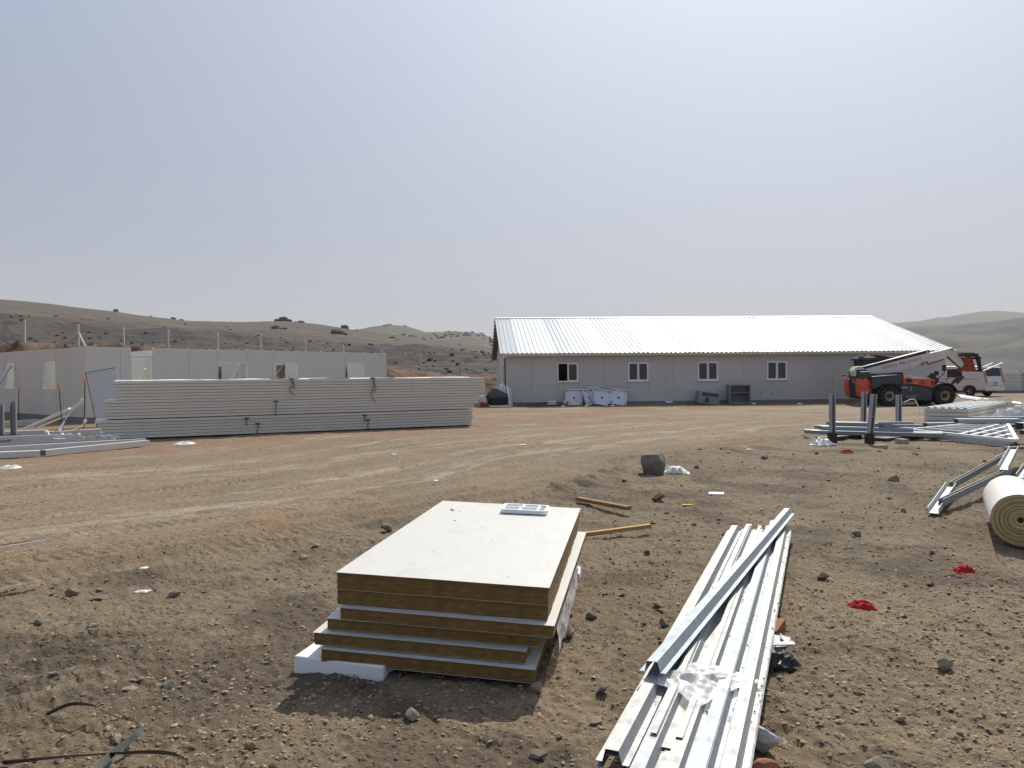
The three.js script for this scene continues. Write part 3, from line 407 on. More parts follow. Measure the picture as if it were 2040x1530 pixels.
// ---------- the roofless panel shell on the left ----------
{
  const B = T('panel_shell', 'roofless unfinished pale panel building shell standing behind the long panel pile', 'building', [-15.5, 0, -27.4], 50.9 * D);
  const H0 = 0.2, H1 = 2.79, TH = 0.08, LU = 14.4, LV = 13;
  M('plinth', mg(mv(box(LU + 0.16, 0.7, 0.3), LU / 2, H0 - 0.35, -0.07), mv(box(0.3, 0.7, LV), 0.07, H0 - 0.351, -LV / 2 - 0.22), mv(box(0.3, 0.7, LV), LU - 0.07, H0 - 0.352, -LV / 2 - 0.22), mv(box(LU - 0.3, 0.7, 0.3), LU / 2, H0 - 0.353, -LV + 0.06)), MT.conc, B);
  M('floor_slab', box(LU - 0.3, 0.06, LV - 0.5), MT.conc, B, [LU / 2, H0 - 0.06, -LV / 2 - 0.1]);
  const cool = MT.panelCool, R = rng(3);
  const pan = (axis, at, a, b, lo, hi, m = cool) => { const w = b - a - 0.008; M('wall_panel', axis === 'u' ? box(w, hi - lo, TH, 0.003) : box(TH, hi - lo, w, 0.003), m, B, axis === 'u' ? [(a + b) / 2, (lo + hi) / 2, at] : [at, (lo + hi) / 2, -(a + b) / 2]); };
  const fr = [2.44, 3.91, 5.13, 6.52, 7.76, 9.07, 10.34, 11.73, 12.94, 14.4];
  pan('u', -TH / 2, 0.0, 1.22, H0, H1); pan('u', -TH / 2, 1.22, 1.63, H0, H1);
  for (let i = 0; i + 1 < fr.length; i++) { const h = H1 - 0.01 + 0.015 * (R() - 0.5); if ([2, 4, 7].includes(i)) { pan('u', -TH / 2, fr[i], fr[i + 1], H0, 1.1); pan('u', -TH / 2, fr[i], fr[i + 1], 2.27, h); } else pan('u', -TH / 2, fr[i], fr[i + 1], H0, h); }
  // window linings of the openings: lighter cut edges
  for (const i of [2, 4, 7]) { const a = fr[i], b = fr[i + 1], q = M('opening_lining', mg(mv(box(0.03, 1.17, 0.1), b - 0.02, 1.685, -TH / 2), mv(box(0.03, 1.17, 0.1), a + 0.02, 1.685, -TH / 2), mv(box(b - a - 0.07, 0.03, 0.1), (a + b) / 2, 2.255, -TH / 2)), MT.inner, B); }
  // wall along the left
  const lw1 = MT.panelEdge.clone(); lw1.color.multiplyScalar(0.97);
  const lf = [TH + 0.005, 1.37, 2.76, 4.24, 5.75, 7.2, 8.65, 10.1, 11.55, 12.9];
  for (let i = 0; i + 1 < lf.length; i++) { const m = i % 2 ? lw1 : MT.panelEdge; if (i === 2) { pan('v', TH / 2, lf[i], 2.84, H0, H1, m); pan('v', TH / 2, 2.84, 4.08, H0, 1.24, m); pan('v', TH / 2, 2.84, 4.08, 2.32, H1, m); pan('v', TH / 2, 4.08, lf[i + 1], H0, H1, m); } else if (i === 5) { pan('v', TH / 2, 7.2, 7.3, H0, H1, m); pan('v', TH / 2, 7.3, 8.4, H0, 1.24, m); pan('v', TH / 2, 7.3, 8.4, 2.32, H1, m); pan('v', TH / 2, 8.4, 8.65, H0, H1, m); } else pan('v', TH / 2, lf[i], lf[i + 1], H0, H1, m); }
  M('corner_trim', box(0.09, H1 - H0, 0.012), MT.panelWarm, B, [0.045, (H0 + H1) / 2, 0.007]); M('corner_trim', box(0.012, H1 - H0, 0.09), MT.panelWarm, B, [-0.007, (H0 + H1) / 2, -0.045]);
  // right end wall with two door openings, rear wall with window openings
  for (const [a, b] of [[0.09, 1.5], [1.5, 3.05], [4.2, 5.6], [5.6, 7.1], [7.1, 8.75], [9.75, 11.3], [11.3, 12.9]]) pan('v', LU - TH / 2, a, b, H0, H1, MT.inner);
  for (const [a, b] of [[3.05, 4.2], [8.75, 9.75]]) pan('v', LU - TH / 2, a, b, 2.3, H1, MT.inner);
  for (const [a, b] of [[0.1, 1.5], [1.5, 2.9], [2.9, 4.3], [4.3, 5.7], [5.7, 7.1], [7.1, 8.5], [8.5, 9.9], [9.9, 11.6], [12.75, 14.3]]) pan('u', -LV + TH / 2 + 0.02, a, b, H0, H1, MT.inner);
  pan('u', -LV + TH / 2 + 0.02, 11.6, 12.75, H0, 1.1, MT.inner); pan('u', -LV + TH / 2 + 0.02, 11.6, 12.75, 2.27, H1, MT.inner);
  // room behind the left windows
  pan('v', 3.2, 1.3, 2.9, H0, 2.76, MT.inner); pan('v', 3.2, 2.9, 4.4, H0, 2.75, MT.inner); pan('v', 3.2, 4.4, 6.6, H0, 2.76, MT.inner); pan('v', 3.2, 6.6, 9, H0, 2.76, MT.inner); pan('v', 3.2, 9, 12.8, H0, 2.76, MT.inner);
  pan('u', -1.6, 1.2, 3.1, H0, 2.4, MT.inner);
  M('door_lintel', box(0.79, 0.07, TH), MT.whitePaint, B, [2.035, 2.44, -TH / 2]); M('door_jamb', box(0.05, 2.2, 0.1), MT.inner, B, [2.405, H0 + 1.1, -TH / 2]);
  for (let i = 0; i < fr.length; i++) M('top_clip', box(0.05, 0.05, 0.02), MT.whitePaint, B, [Math.min(fr[i] + 0.03, 14.3), H1 + 0.02, -TH / 2]);
}
// props leaning inside and outside the shell
const shellPt = (u, y, v) => { const a = 50.9 * D; return [-15.5 + u * Math.cos(a) - v * Math.sin(a), y, -27.4 - u * Math.sin(a) - v * Math.cos(a)]; };
T1('wall_prop', 'pale steel prop leaning inside the shell doorway gap', 'prop', bar(shellPt(2.3, 2.0, 0.35), shellPt(1.75, 0.2, 1.1), 0.06, 0.06), MT.inner);
T1('wall_prop', 'pair of pale channel props crossed in the shell window by its doorway', 'prop', mg(bar(shellPt(6.2, 2.18, 0.3), shellPt(5.5, 0.3, 0.9), 0.08, 0.05), bar(shellPt(6.35, 2.2, 0.35), shellPt(5.75, 0.3, 1.1), 0.05, 0.05), bar(shellPt(6.3, 2.2, 0.3), shellPt(6.55, 0.3, 0.7), 0.05, 0.05)), MT.panelWarm);
T1('wall_prop', 'grey steel prop slanting across the middle shell window', 'prop', bar(shellPt(8.62, 2.3, 0.35), shellPt(7.4, 0.6, 0.5), 0.05, 0.05), MT.steelB);
T1('wall_prop', 'pale steel prop leaning on the outside of the shell at the left picture edge', 'prop', bar(shellPt(-0.1, 2.2, 7.3), [-20.4, 0.0, -28.4], 0.09, 0.07), MT.ltGrey);
// concrete fence posts on the earth bank
{
  const pts = [[50, 637], [157, 645], [248, 651], [335, 655.5], [434, 664], [520, 672], [608, 680], [684, 688], [760, 696], [839, 704], [918, 717]];
  const names = ['leftmost', 'second from the left, braced by two struts', 'third', 'fourth', 'fifth', 'sixth', 'seventh, carrying a small lamp', 'eighth', 'ninth', 'tenth', 'last before the metal roof'];
  pts.forEach(([px, py], i) => {
    const Z = lerp(50, 54, i / 10), x = (px - 1020) / 1500 * Z, top = (HOR(px) - py) * Z / 1500 + 1.65, h = 2.1, y0 = top - h;
    const label = i === 1 ? 'concrete fence post braced by two slanting struts on the earth bank' : i === 6 ? 'concrete fence post with a small lamp arm, above the shell' : `slim concrete fence post on the earth bank, ${names[i]} of the row`;
    const t = T('fence_post', label, 'fence post', [x, y0, -Z], 0.2 * Math.sin(i * 7), 'concrete fence posts along the bank');
    M('shaft', poly([[-0.075, 0], [0.075, 0], [0.06, h - 0.35], [0.075, h - 0.3], [0.07, h], [-0.06, h], [-0.06, h - 0.3], [-0.06, h - 0.4]], 0.13, 0.01), MT.post, t, [0, 0, 0], [0, 0, (hsh(i, 3, 3) - 0.5) * 0.06]);
    if (i === 1) { M('strut', bar([-0.05, h - 0.72, 0], [-1.55, 0.35, -0.3], 0.11, 0.1), MT.post, t); M('strut', bar([0.05, h - 0.62, 0], [1.0, 0.1, 0.9], 0.11, 0.1), MT.post, t); }
    if (i === 6) M('lamp_head', box(0.34, 0.08, 0.16, 0.02), MT.post, t, [-0.14, h + 0.02, 0]);
    if (i > 7) M('bent_top', bar([0, h - 0.02, 0], [-0.12, h + 0.2, 0.1], 0.1, 0.09), MT.post, t);
  });
}
// ---------- corrugated hoarding far right ----------
{
  const F = T('metal_hoarding', 'silver hoarding of horizontal corrugated sheets behind the van', 'fence', [30.5, 0, -54], 0);
  const pr = []; for (let k = 0; k <= 44; k++) pr.push([0.03 * Math.sin(k * Math.PI / 2) , 1.35 * k / 44]);
  const P = [], n = pr.length; const sh = (() => { for (let i = 0; i + 1 < n; i++) { const [za, a] = pr[i], [zb, b] = pr[i + 1]; for (const [x, y, z] of [[0, a, za], [2, a, za], [2, b, zb], [0, a, za], [2, b, zb], [0, b, zb]]) P.push(x, y, z); } const g = new THREE.BufferGeometry(); g.setAttribute('position', new THREE.Float32BufferAttribute(P, 3)); g.computeVertexNormals(); return uvm(g); })();
  for (let k = 0; k < 6; k++) { M('sheet', sh, k % 2 ? MT.ltGrey : MT.whitePaint, F, [k * 2.01, 0.12, 0.004 * (k % 2)]); M('post', box(0.08, 1.6, 0.08), MT.steelDull, F, [k * 2.01, 0.8, -0.1]); }
  M('kerb', box(12.2, 0.34, 0.25), MT.conc, F, [6, 0.0, 0.08]);
}
// ---------- telehandler ----------
{
  const t = T('telehandler', 'orange and black telehandler with white telescopic boom and raised pallet forks', 'telehandler', [19.07, -0.02, -35.35], 0);
  const S = 0.00438, X = (x) => (x - 915) * S, Y = (y) => (748 - y) * S, pts = (a) => a.map(([x, y]) => [X(x), Y(y)]);
  // local z: 0 is the near side, -2.1 the far side
  const wheel = (x, z, name) => {
    const r = 0.49, w = M('wheel', (() => { const prof = [[0.24, -0.17], [0.40, -0.2], [0.455, -0.19], [0.47, -0.15], [0.47, 0.15], [0.455, 0.19], [0.40, 0.2], [0.24, 0.17]].map(([a, b]) => new THREE.Vector2(a, b)); const g = [new THREE.LatheGeometry(prof, 36)]; for (let k = 0; k < 22; k++) for (const s of [-1, 1]) { const a = (k + (s > 0 ? 0.5 : 0)) / 22 * Math.PI * 2; const q = mv(box(0.06, 0.2, 0.05), 0, 0, 0, s * 0.55, 0, 0); q.translate(0.475, s * 0.09, 0); q.rotateY(a); g.push(q); } const m = mg(g); m.rotateX(Math.PI / 2); return m; })(), MT.blackRub, t, [x, r, z]);
    M('rim', (() => { const g = new THREE.LatheGeometry([[0.0, 0.05], [0.12, 0.05], [0.13, 0.02], [0.2, 0.03], [0.23, 0.1], [0.265, 0.15], [0.265, -0.15], [0.0, -0.15]].map(([a, b]) => new THREE.Vector2(a, b)), 28); g.rotateX(Math.PI / 2); return g; })(), MT.rim, w);
    M('hub', mg([mv(cyl(0.1, 0.16, 16), 0, 0, 0.1, Math.PI / 2), ...Array.from({ length: 8 }, (_, k) => mv(cyl(0.018, 0.04, 6), 0.15 * Math.cos(k * 0.785), 0.15 * Math.sin(k * 0.785), 0.04, Math.PI / 2))]), MT.black, w);
  };
  for (const z of [-0.24, -1.86]) { wheel(X(620), z); wheel(X(1215), z); }
  M('chassis', poly(pts([[440, 410], [760, 408], [930, 425], [1100, 470], [1130, 560], [1110, 690], [700, 695], [470, 690], [440, 640]]), 1.1, 0.03), MT.darkGrey, t, [0, 0, -1.05]);
  M('side_skirt', poly(pts([[740, 500], [1090, 548], [1075, 690], [760, 680], [735, 600]]), 0.5, 0.03), MT.midGrey, t, [0, 0, -0.36]).material = mat([0.06, 0.066, 0.07], 0.6, 0, { map: texDust });
  M('rear_hood', poly(pts([[430, 425], [600, 412], [758, 405], [758, 505], [700, 520], [560, 505], [470, 560], [430, 560]]), 0.5, 0.03), MT.darkGrey, t, [0, 0, -0.34]);
  const hood = M('engine_hood', poly(pts([[760, 404], [850, 410], [930, 424], [1050, 456], [1104, 462], [1092, 552], [900, 518], [762, 502]]), 0.44, 0.03), MT.orange, t, [0, 0, -0.26]);
  M('white_stripe', poly(pts([[766, 412], [850, 415], [930, 428], [1050, 459], [920, 452], [770, 446]]), 0.012), MT.whitePaint, hood, [0, 0, 0.223]); M('vent', poly(pts([[778, 452], [860, 455], [850, 490], [828, 500], [800, 492]]), 0.012), MT.black, hood, [0, 0, 0.223]); for (let k = 0; k < 3; k++) M('louvre', poly(pts([[945 + k * 18, 478], [955 + k * 18, 480], [940 + k * 18, 515], [930 + k * 18, 513]]), 0.01), MT.rust, hood, [0, 0, 0.222]); M('grille', poly(pts([[1062, 480], [1082, 478], [1084, 520], [1066, 525]]), 0.012), MT.black, hood, [0, 0, 0.223]); M('badge', poly(pts([[782, 430], [858, 434], [857, 442], [781, 438]]), 0.006), MT.black, hood, [0, 0, 0.23]); M('sticker', poly(pts([[888, 495], [908, 498], [908, 515], [888, 512]]), 0.006), MT.rim, hood, [0, 0, 0.222]);
  // counterweight at the rear
  const cwPts = pts([[322, 448], [395, 440], [432, 480], [450, 535], [440, 590], [405, 632], [335, 645], [318, 600], [314, 500]]);
  const cw = M('counterweight', poly(cwPts, 0.5, 0.05), MT.orange, t, [0, 0, -0.5]); M('counterweight', poly(cwPts, 0.42, 0.05), MT.orange, t, [0, 0, -1.75]); M('lamp_recess', poly(pts([[405, 520], [420, 518], [422, 560], [408, 562]]), 0.02), MT.rust, cw, [0, 0, 0.25]);
  M('rear_grille', poly(pts([[330, 440], [440, 440], [440, 660], [335, 665]]), 0.80, 0.03), MT.black, t, [0, 0, -1.14]); M('number_plate', box(0.012, 0.16, 0.3), MT.midGrey, t, [X(330) - 0.012, Y(480), -1.0]);
  M('rear_bumper', box(0.2, 0.12, 1.9, 0.03), MT.black, t, [X(400), Y(655), -1.05]); M('bumper_stripe', box(0.01, 0.05, 1.5), MT.tail, t, [X(400) - 0.106, Y(655), -1.05]);
  M('rear_cover', poly(pts([[340, 372], [430, 368], [470, 430], [470, 470], [340, 460]]), 1.3, 0.04), MT.darkGrey, t, [0, 0, -1.05]); M('tail_light', box(0.06, 0.14, 0.2, 0.02), MT.black, t, [X(345), Y(445), -0.3]); M('tail_light', box(0.06, 0.14, 0.2, 0.02), MT.black, t, [X(345), Y(445), -1.8]);
  // fenders
  for (const [cx, a0, a1] of [[620, 25, 175], [1215, 20, 160]]) { const o = [], n = 14; for (let k = 0; k <= n; k++) { const a = lerp(a0, a1, k / n) * D; o.push([Math.cos(a) * 0.60, Math.sin(a) * 0.60]); } for (let k = n; k >= 0; k--) { const a = lerp(a0, a1, k / n) * D; o.push([Math.cos(a) * 0.56, Math.sin(a) * 0.56]); } M('fender', poly(o, 0.48), MT.black, t, [X(cx), 0.49, -0.26]); M('fender', poly(o, 0.48), MT.black, t, [X(cx), 0.49, -1.84]); }
  // boom: outer tube with navy top stripe, inner tube, bent nose
  const bz = -1.0, boom = M('boom', poly(pts([[345, 338], [395, 318], [1110, 140], [1130, 168], [1165, 210], [940, 352], [830, 385], [560, 402], [425, 402], [395, 372]]), 0.4, 0.02), MT.boom, t, [0, 0, bz]);
  M('navy_stripe', poly(pts([[395, 324], [1105, 147], [1100, 178], [392, 352]]), 0.008), MT.navy, boom, [0, 0, 0.204]);
  M('side_rail', poly(pts([[440, 386], [620, 350], [905, 283], [930, 340], [820, 378], [560, 397]]), 0.05, 0.01), MT.panelCool, boom, [0, 0, 0.215]); M('wear_plate', poly(pts([[905, 282], [925, 280], [955, 340], [938, 348]]), 0.03), MT.boom, boom, [0, 0, 0.235]);
  { // lettering on the boom
    const c = document.createElement('canvas'); c.width = 1024; c.height = 128; const g = c.getContext('2d'); g.fillStyle = '#ffffff'; g.fillRect(0, 0, 1024, 128); g.textBaseline = 'middle';
    g.fillStyle = '#b00010'; g.font = 'bold 104px sans-serif'; g.save(); g.scale(395 / g.measureText('TATLIOĞLU').width, 1); g.fillText('TATLIOĞLU', 4, 68); g.restore();
    g.fillStyle = '#7a1030'; g.save(); g.translate(440, 0); g.scale(180 / g.measureText('VİNÇ').width, 1); g.fillText('VİNÇ', 0, 68); g.restore();
    g.fillStyle = '#b5304a'; for (const [a, b] of [[645, 760], [778, 868], [884, 938], [955, 1008]]) for (const y of [40, 76]) for (let x = a; x < b; x += 21) { g.fillRect(x, y, 15, 8); g.fillRect(x, y + 14, 15, 8); g.fillRect(x, y, 5, 22); }
    const tx = new THREE.CanvasTexture(c); tx.colorSpace = THREE.SRGBColorSpace; const pl = new THREE.PlaneGeometry(450 * S / Math.cos(13.6 * D), 0.23);
    M('lettering', pl, mat([0.65, 0.61, 0.54], 0.5, 0, { map: tx }), boom, [X(832), Y(283), 0.206], [0, 0, 13.6 * D]);
  }
  M('boom_extension', poly(pts([[1085, 190], [1180, 168], [1330, 138], [1330, 262], [1240, 285], [1085, 318]]), 0.34, 0.015), MT.boom, t, [0, 0, bz]); M('wear_strip', bar([X(1120), Y(300), bz + 0.16], [X(1300), Y(245), bz + 0.16], 0.06, 0.06), MT.rust, t); M('hose_reel', box(0.1, 0.14, 0.3, 0.02), MT.black, t, [X(1140), Y(158), bz]);
  M('boom_nose', poly(pts([[1305, 140], [1350, 128], [1400, 114], [1420, 138], [1460, 190], [1535, 300], [1500, 345], [1420, 275], [1345, 205], [1318, 255]]), 0.3, 0.02), MT.boom, t, [0, 0, bz]); M('tilt_cylinder', bar([X(1345), Y(205), bz + 0.04], [X(1505), Y(345), bz + 0.04], 0.07, 0.07), MT.rust, t); M('nose_pin', cyl(0.035, 0.34, 12), MT.black, t, [X(1390), Y(140), bz], [Math.PI / 2, 0, 0]); M('boom_pin', cyl(0.05, 0.46, 12), MT.black, t, [X(1108), Y(280), bz], [Math.PI / 2, 0, 0]);
  M('boom_pivot', poly(pts([[300, 360], [330, 318], [395, 312], [420, 350], [470, 410], [420, 430], [320, 420]]), 0.5, 0.03), MT.panelWarm, t, [0, 0, bz]); M('pivot_bracket', poly(pts([[330, 350], [440, 350], [500, 430], [500, 470], [330, 470]]), 0.7, 0.02), MT.darkGrey, t, [0, 0, bz]);
  M('lift_cylinder', bar([X(560), Y(420), bz], [X(900), Y(345), bz], 0.11, 0.11), MT.boom, t);
  // carriage and forks
  const car = M('carriage', poly(pts([[1495, 225], [1600, 222], [1625, 300], [1640, 382], [1600, 384], [1560, 376], [1490, 380], [1485, 345], [1520, 330], [1528, 285]]), 0.5, 0.03, [pts([[1545, 300], [1552, 300], [1556, 350], [1548, 350]])]), mat([0.33, 0.04, 0.016], 0.6), t, [0, 0, bz]);
  M('top_bar', mg([mv(box(0.8, 0.13, 0.62, 0.02), X(1555), Y(202), bz), ...[1490, 1530, 1570, 1610].map((x) => mv(box(0.05, 0.1, 0.6), X(x), Y(185), bz))]), MT.black, t);
  for (const s of [-1, 1]) M('fork_frame', poly(pts([[1615, 183], [1645, 183], [1668, 240], [1685, 310], [1690, 382], [1655, 384], [1645, 300], [1625, 230], [1612, 215]]), 0.1, 0.015, [pts([[1640, 215], [1650, 230], [1655, 250], [1645, 250]])]), MT.black, t, [0, 0, bz + s * 0.33]); M('fork_rail', bar([X(1650), Y(235), bz - 0.5], [X(1650), Y(235), bz + 0.5], 0.1, 0.1), MT.black, t); M('fork_rail', bar([X(1672), Y(370), bz - 0.5], [X(1672), Y(370), bz + 0.5], 0.1, 0.1), MT.black, t);
  for (const s of [-1, 1]) M('fork', mg(bar([X(1672), Y(215), bz + s * 0.36], [X(1690), Y(384), bz + s * 0.36], 0.12, 0.05), bar([X(1688), Y(382), bz + s * 0.36], [X(1915), Y(290), bz + s * 0.36], 0.12, 0.045)), MT.whitePaint, t);
  // cab on the far side
  const cab = M('cab', poly(pts([[440, 250], [480, 240], [790, 235], [880, 330], [915, 410], [915, 560], [470, 560], [455, 400]]), 0.85, 0.03), MT.glassDark, t, [0, 0, -1.72]);
  M('cab_roof', poly(pts([[415, 225], [430, 212], [600, 214], [790, 205], [830, 240], [600, 246], [415, 246]]), 0.95, 0.03), MT.navy, cab); M('roof_guard', bar([X(585), Y(195), 0.3], [X(800), Y(222), 0.3], 0.5, 0.05), MT.black, cab); M('roof_panel', poly(pts([[470, 206], [590, 206], [605, 214], [470, 214]]), 0.8), MT.white, cab); const bc = M('beacon', cyl(0.055, 0.14, 14, 0.045), MT.amber, cab, [X(545), Y(192), 0.2]); M('work_light', box(0.12, 0.1, 0.1, 0.02), MT.midGrey, cab, [X(435), Y(203), 0.35]); M('work_light', box(0.1, 0.09, 0.1, 0.02), MT.midGrey, cab, [X(462), Y(203), 0.35]);
  // front end: lights, mirror, guard, raised stabiliser
  M('front_axle_block', poly(pts([[1080, 470], [1250, 490], [1310, 560], [1330, 640], [1180, 690], [1080, 690]]), 1.2, 0.03), MT.darkGrey, t, [0, 0, -1.05]); M('headlight', mg(mv(box(0.2, 0.26, 0.24, 0.03), X(1112), Y(425), -0.3), mv(box(0.14, 0.2, 0.2, 0.03), X(1150), Y(395), -0.3), mv(box(0.28, 0.16, 0.2, 0.03), X(1135), Y(465), -0.3)), MT.black, t);
  M('mirror', mg(mv(box(0.05, 0.3, 0.2, 0.02), X(1210), Y(338), -0.12, 0, 0.4), tube([[X(1150), Y(455), -0.25], [X(1185), Y(430), -0.2], [X(1212), Y(395), -0.14], [X(1212), Y(360), -0.12]], 0.018)), MT.black, t); M('guard_rail', tube([[X(1225), Y(492), -0.1], [X(1245), Y(450), -0.1], [X(1270), Y(420), -0.12], [X(1310), Y(415), -0.3]], 0.016), MT.black, t); M('side_mirror', box(0.06, 0.12, 0.1, 0.02), MT.black, t, [X(1038), Y(430), -0.1]);
  M('stabiliser', bar([X(1310), Y(570), -0.6], [X(1395), Y(435), -0.35], 0.34, 0.12, 0.01), MT.darkGrey, t); M('stabiliser_foot', bar([X(1375), Y(505), -0.35], [X(1425), Y(430), -0.2], 0.4, 0.14, 0.01), MT.woodDark, t);
  M('rear_mirror', mg(mv(box(0.16, 0.06, 0.1, 0.02), X(310), Y(412), -1.9), bar([X(310), Y(412), -1.9], [X(370), Y(425), -1.6], 0.03, 0.03)), MT.black, t);
  M('warning_plate', poly(pts([[796, 632], [918, 630], [900, 652], [798, 655]]), 0.006), MT.midGrey, t, [0, 0, -0.105]); M('yellow_sticker', poly(pts([[752, 540], [815, 543], [815, 556], [752, 552]]), 0.006), MT.rim, t, [0, 0, -0.105]); M('step_bracket', box(0.08, 0.18, 0.04), MT.steelDull, t, [X(848), Y(562), -0.1]);
}
// ---------- van ----------
{
  const v = T('parked_van', 'dusty white panel van seen from behind, parked past the metal roofed building', 'van', [28.75, 0, -48.6], 115 * D);
  const out = [[-2.38, 0.42], [-2.42, 0.9], [-2.36, 1.2], [-2.22, 1.8], [-2.1, 1.9], [0.9, 1.93], [1.25, 1.82], [1.85, 1.15], [2.3, 1.0], [2.42, 0.8], [2.4, 0.36], [1.95, 0.34], [1.9, 0.5], [1.75, 0.66], [1.5, 0.7], [1.25, 0.66], [1.1, 0.5], [1.05, 0.32], [-0.95, 0.34], [-1.0, 0.5], [-1.15, 0.66], [-1.4, 0.7], [-1.65, 0.66], [-1.8, 0.5], [-1.85, 0.38]];
  M('body', poly(out, 1.86, 0.06), MT.vanPaint, v);
  for (const x of [-1.4, 1.5]) for (const s of [-1, 1]) { const w = M('wheel', (() => { const g = new THREE.TorusGeometry(0.235, 0.09, 12, 30); return g; })(), MT.blackRub, v, [x, 0.32, s * 0.83]); w.scale.z = 1.15; M('rim', mg([mv(cyl(0.06, 0.1, 12), 0, 0, 0, Math.PI / 2), ...Array.from({ length: 5 }, (_, k) => mv(box(0.2, 0.06, 0.05), 0.11 * Math.cos(k * 1.257), 0.11 * Math.sin(k * 1.257), 0, 0, 0, k * 1.257)), new THREE.TorusGeometry(0.19, 0.018, 8, 26)]), MT.steelDull, w, [0, 0, s * 0.05]); M('wheel_disc', mv(cyl(0.2, 0.05, 20), 0, 0, -s * 0.02, Math.PI / 2), MT.black, w); }
  for (const s of [-1, 1]) { M('side_window', poly([[-0.95, 1.2], [0.05, 1.2], [0.05, 1.72], [-0.92, 1.74]], 0.012, 0.004), MT.glassDark, v, [0, 0, s * 0.934]); M('front_window', poly([[0.2, 1.2], [1.5, 1.2], [1.1, 1.72], [0.22, 1.74]], 0.012, 0.004), MT.glassDark, v, [0, 0, s * 0.934]); M('side_rail', box(3.2, 0.03, 0.014), MT.midGrey, v, [-0.4, 1.1, s * 0.934]); }
  const tilt = Math.atan2(0.14, 0.6);
  const rear = (n, w, h, y, z, m, off = 0.008, c = 0.01) => { const x = y > 1.2 ? lerp(-2.36, -2.22, (y - 1.2) / 0.6) : y > 0.9 ? lerp(-2.42, -2.36, (y - 0.9) / 0.3) : lerp(-2.38, -2.42, (y - 0.42) / 0.48); M(n, box(0.03, h, w, c), m, v, [x - off, y, z], [0, 0, y > 1.2 ? -tilt : y > 0.9 ? -0.19 : 0.08]); };
  rear('rear_window', 1.36, 0.52, 1.53, 0, MT.glassDark); for (const s of [-1, 1]) { rear('tail_light', 0.15, 0.95, 1.34, s * 0.83, MT.tail, 0.012); }
  rear('door_handle', 0.34, 0.06, 0.86, 0.05, MT.black, 0.01); rear('plate_recess', 0.36, 0.05, 0.70, 0.05, MT.black); rear('number_plate', 0.44, 0.1, 0.6, 0.05, MT.white, 0.012); M('rear_bumper', box(0.12, 0.2, 1.8, 0.04), MT.vanPaint, v, [-2.4, 0.46, 0]); M('rear_wiper', box(0.02, 0.03, 0.5), MT.black, v, [-2.36, 1.3, -0.1]); M('underbody', box(4.2, 0.24, 1.5), MT.black, v, [0, 0.4, 0]); M('roof_stripe', box(2.9, 0.012, 1.6), MT.white, v, [-0.6, 1.925, 0]);
}
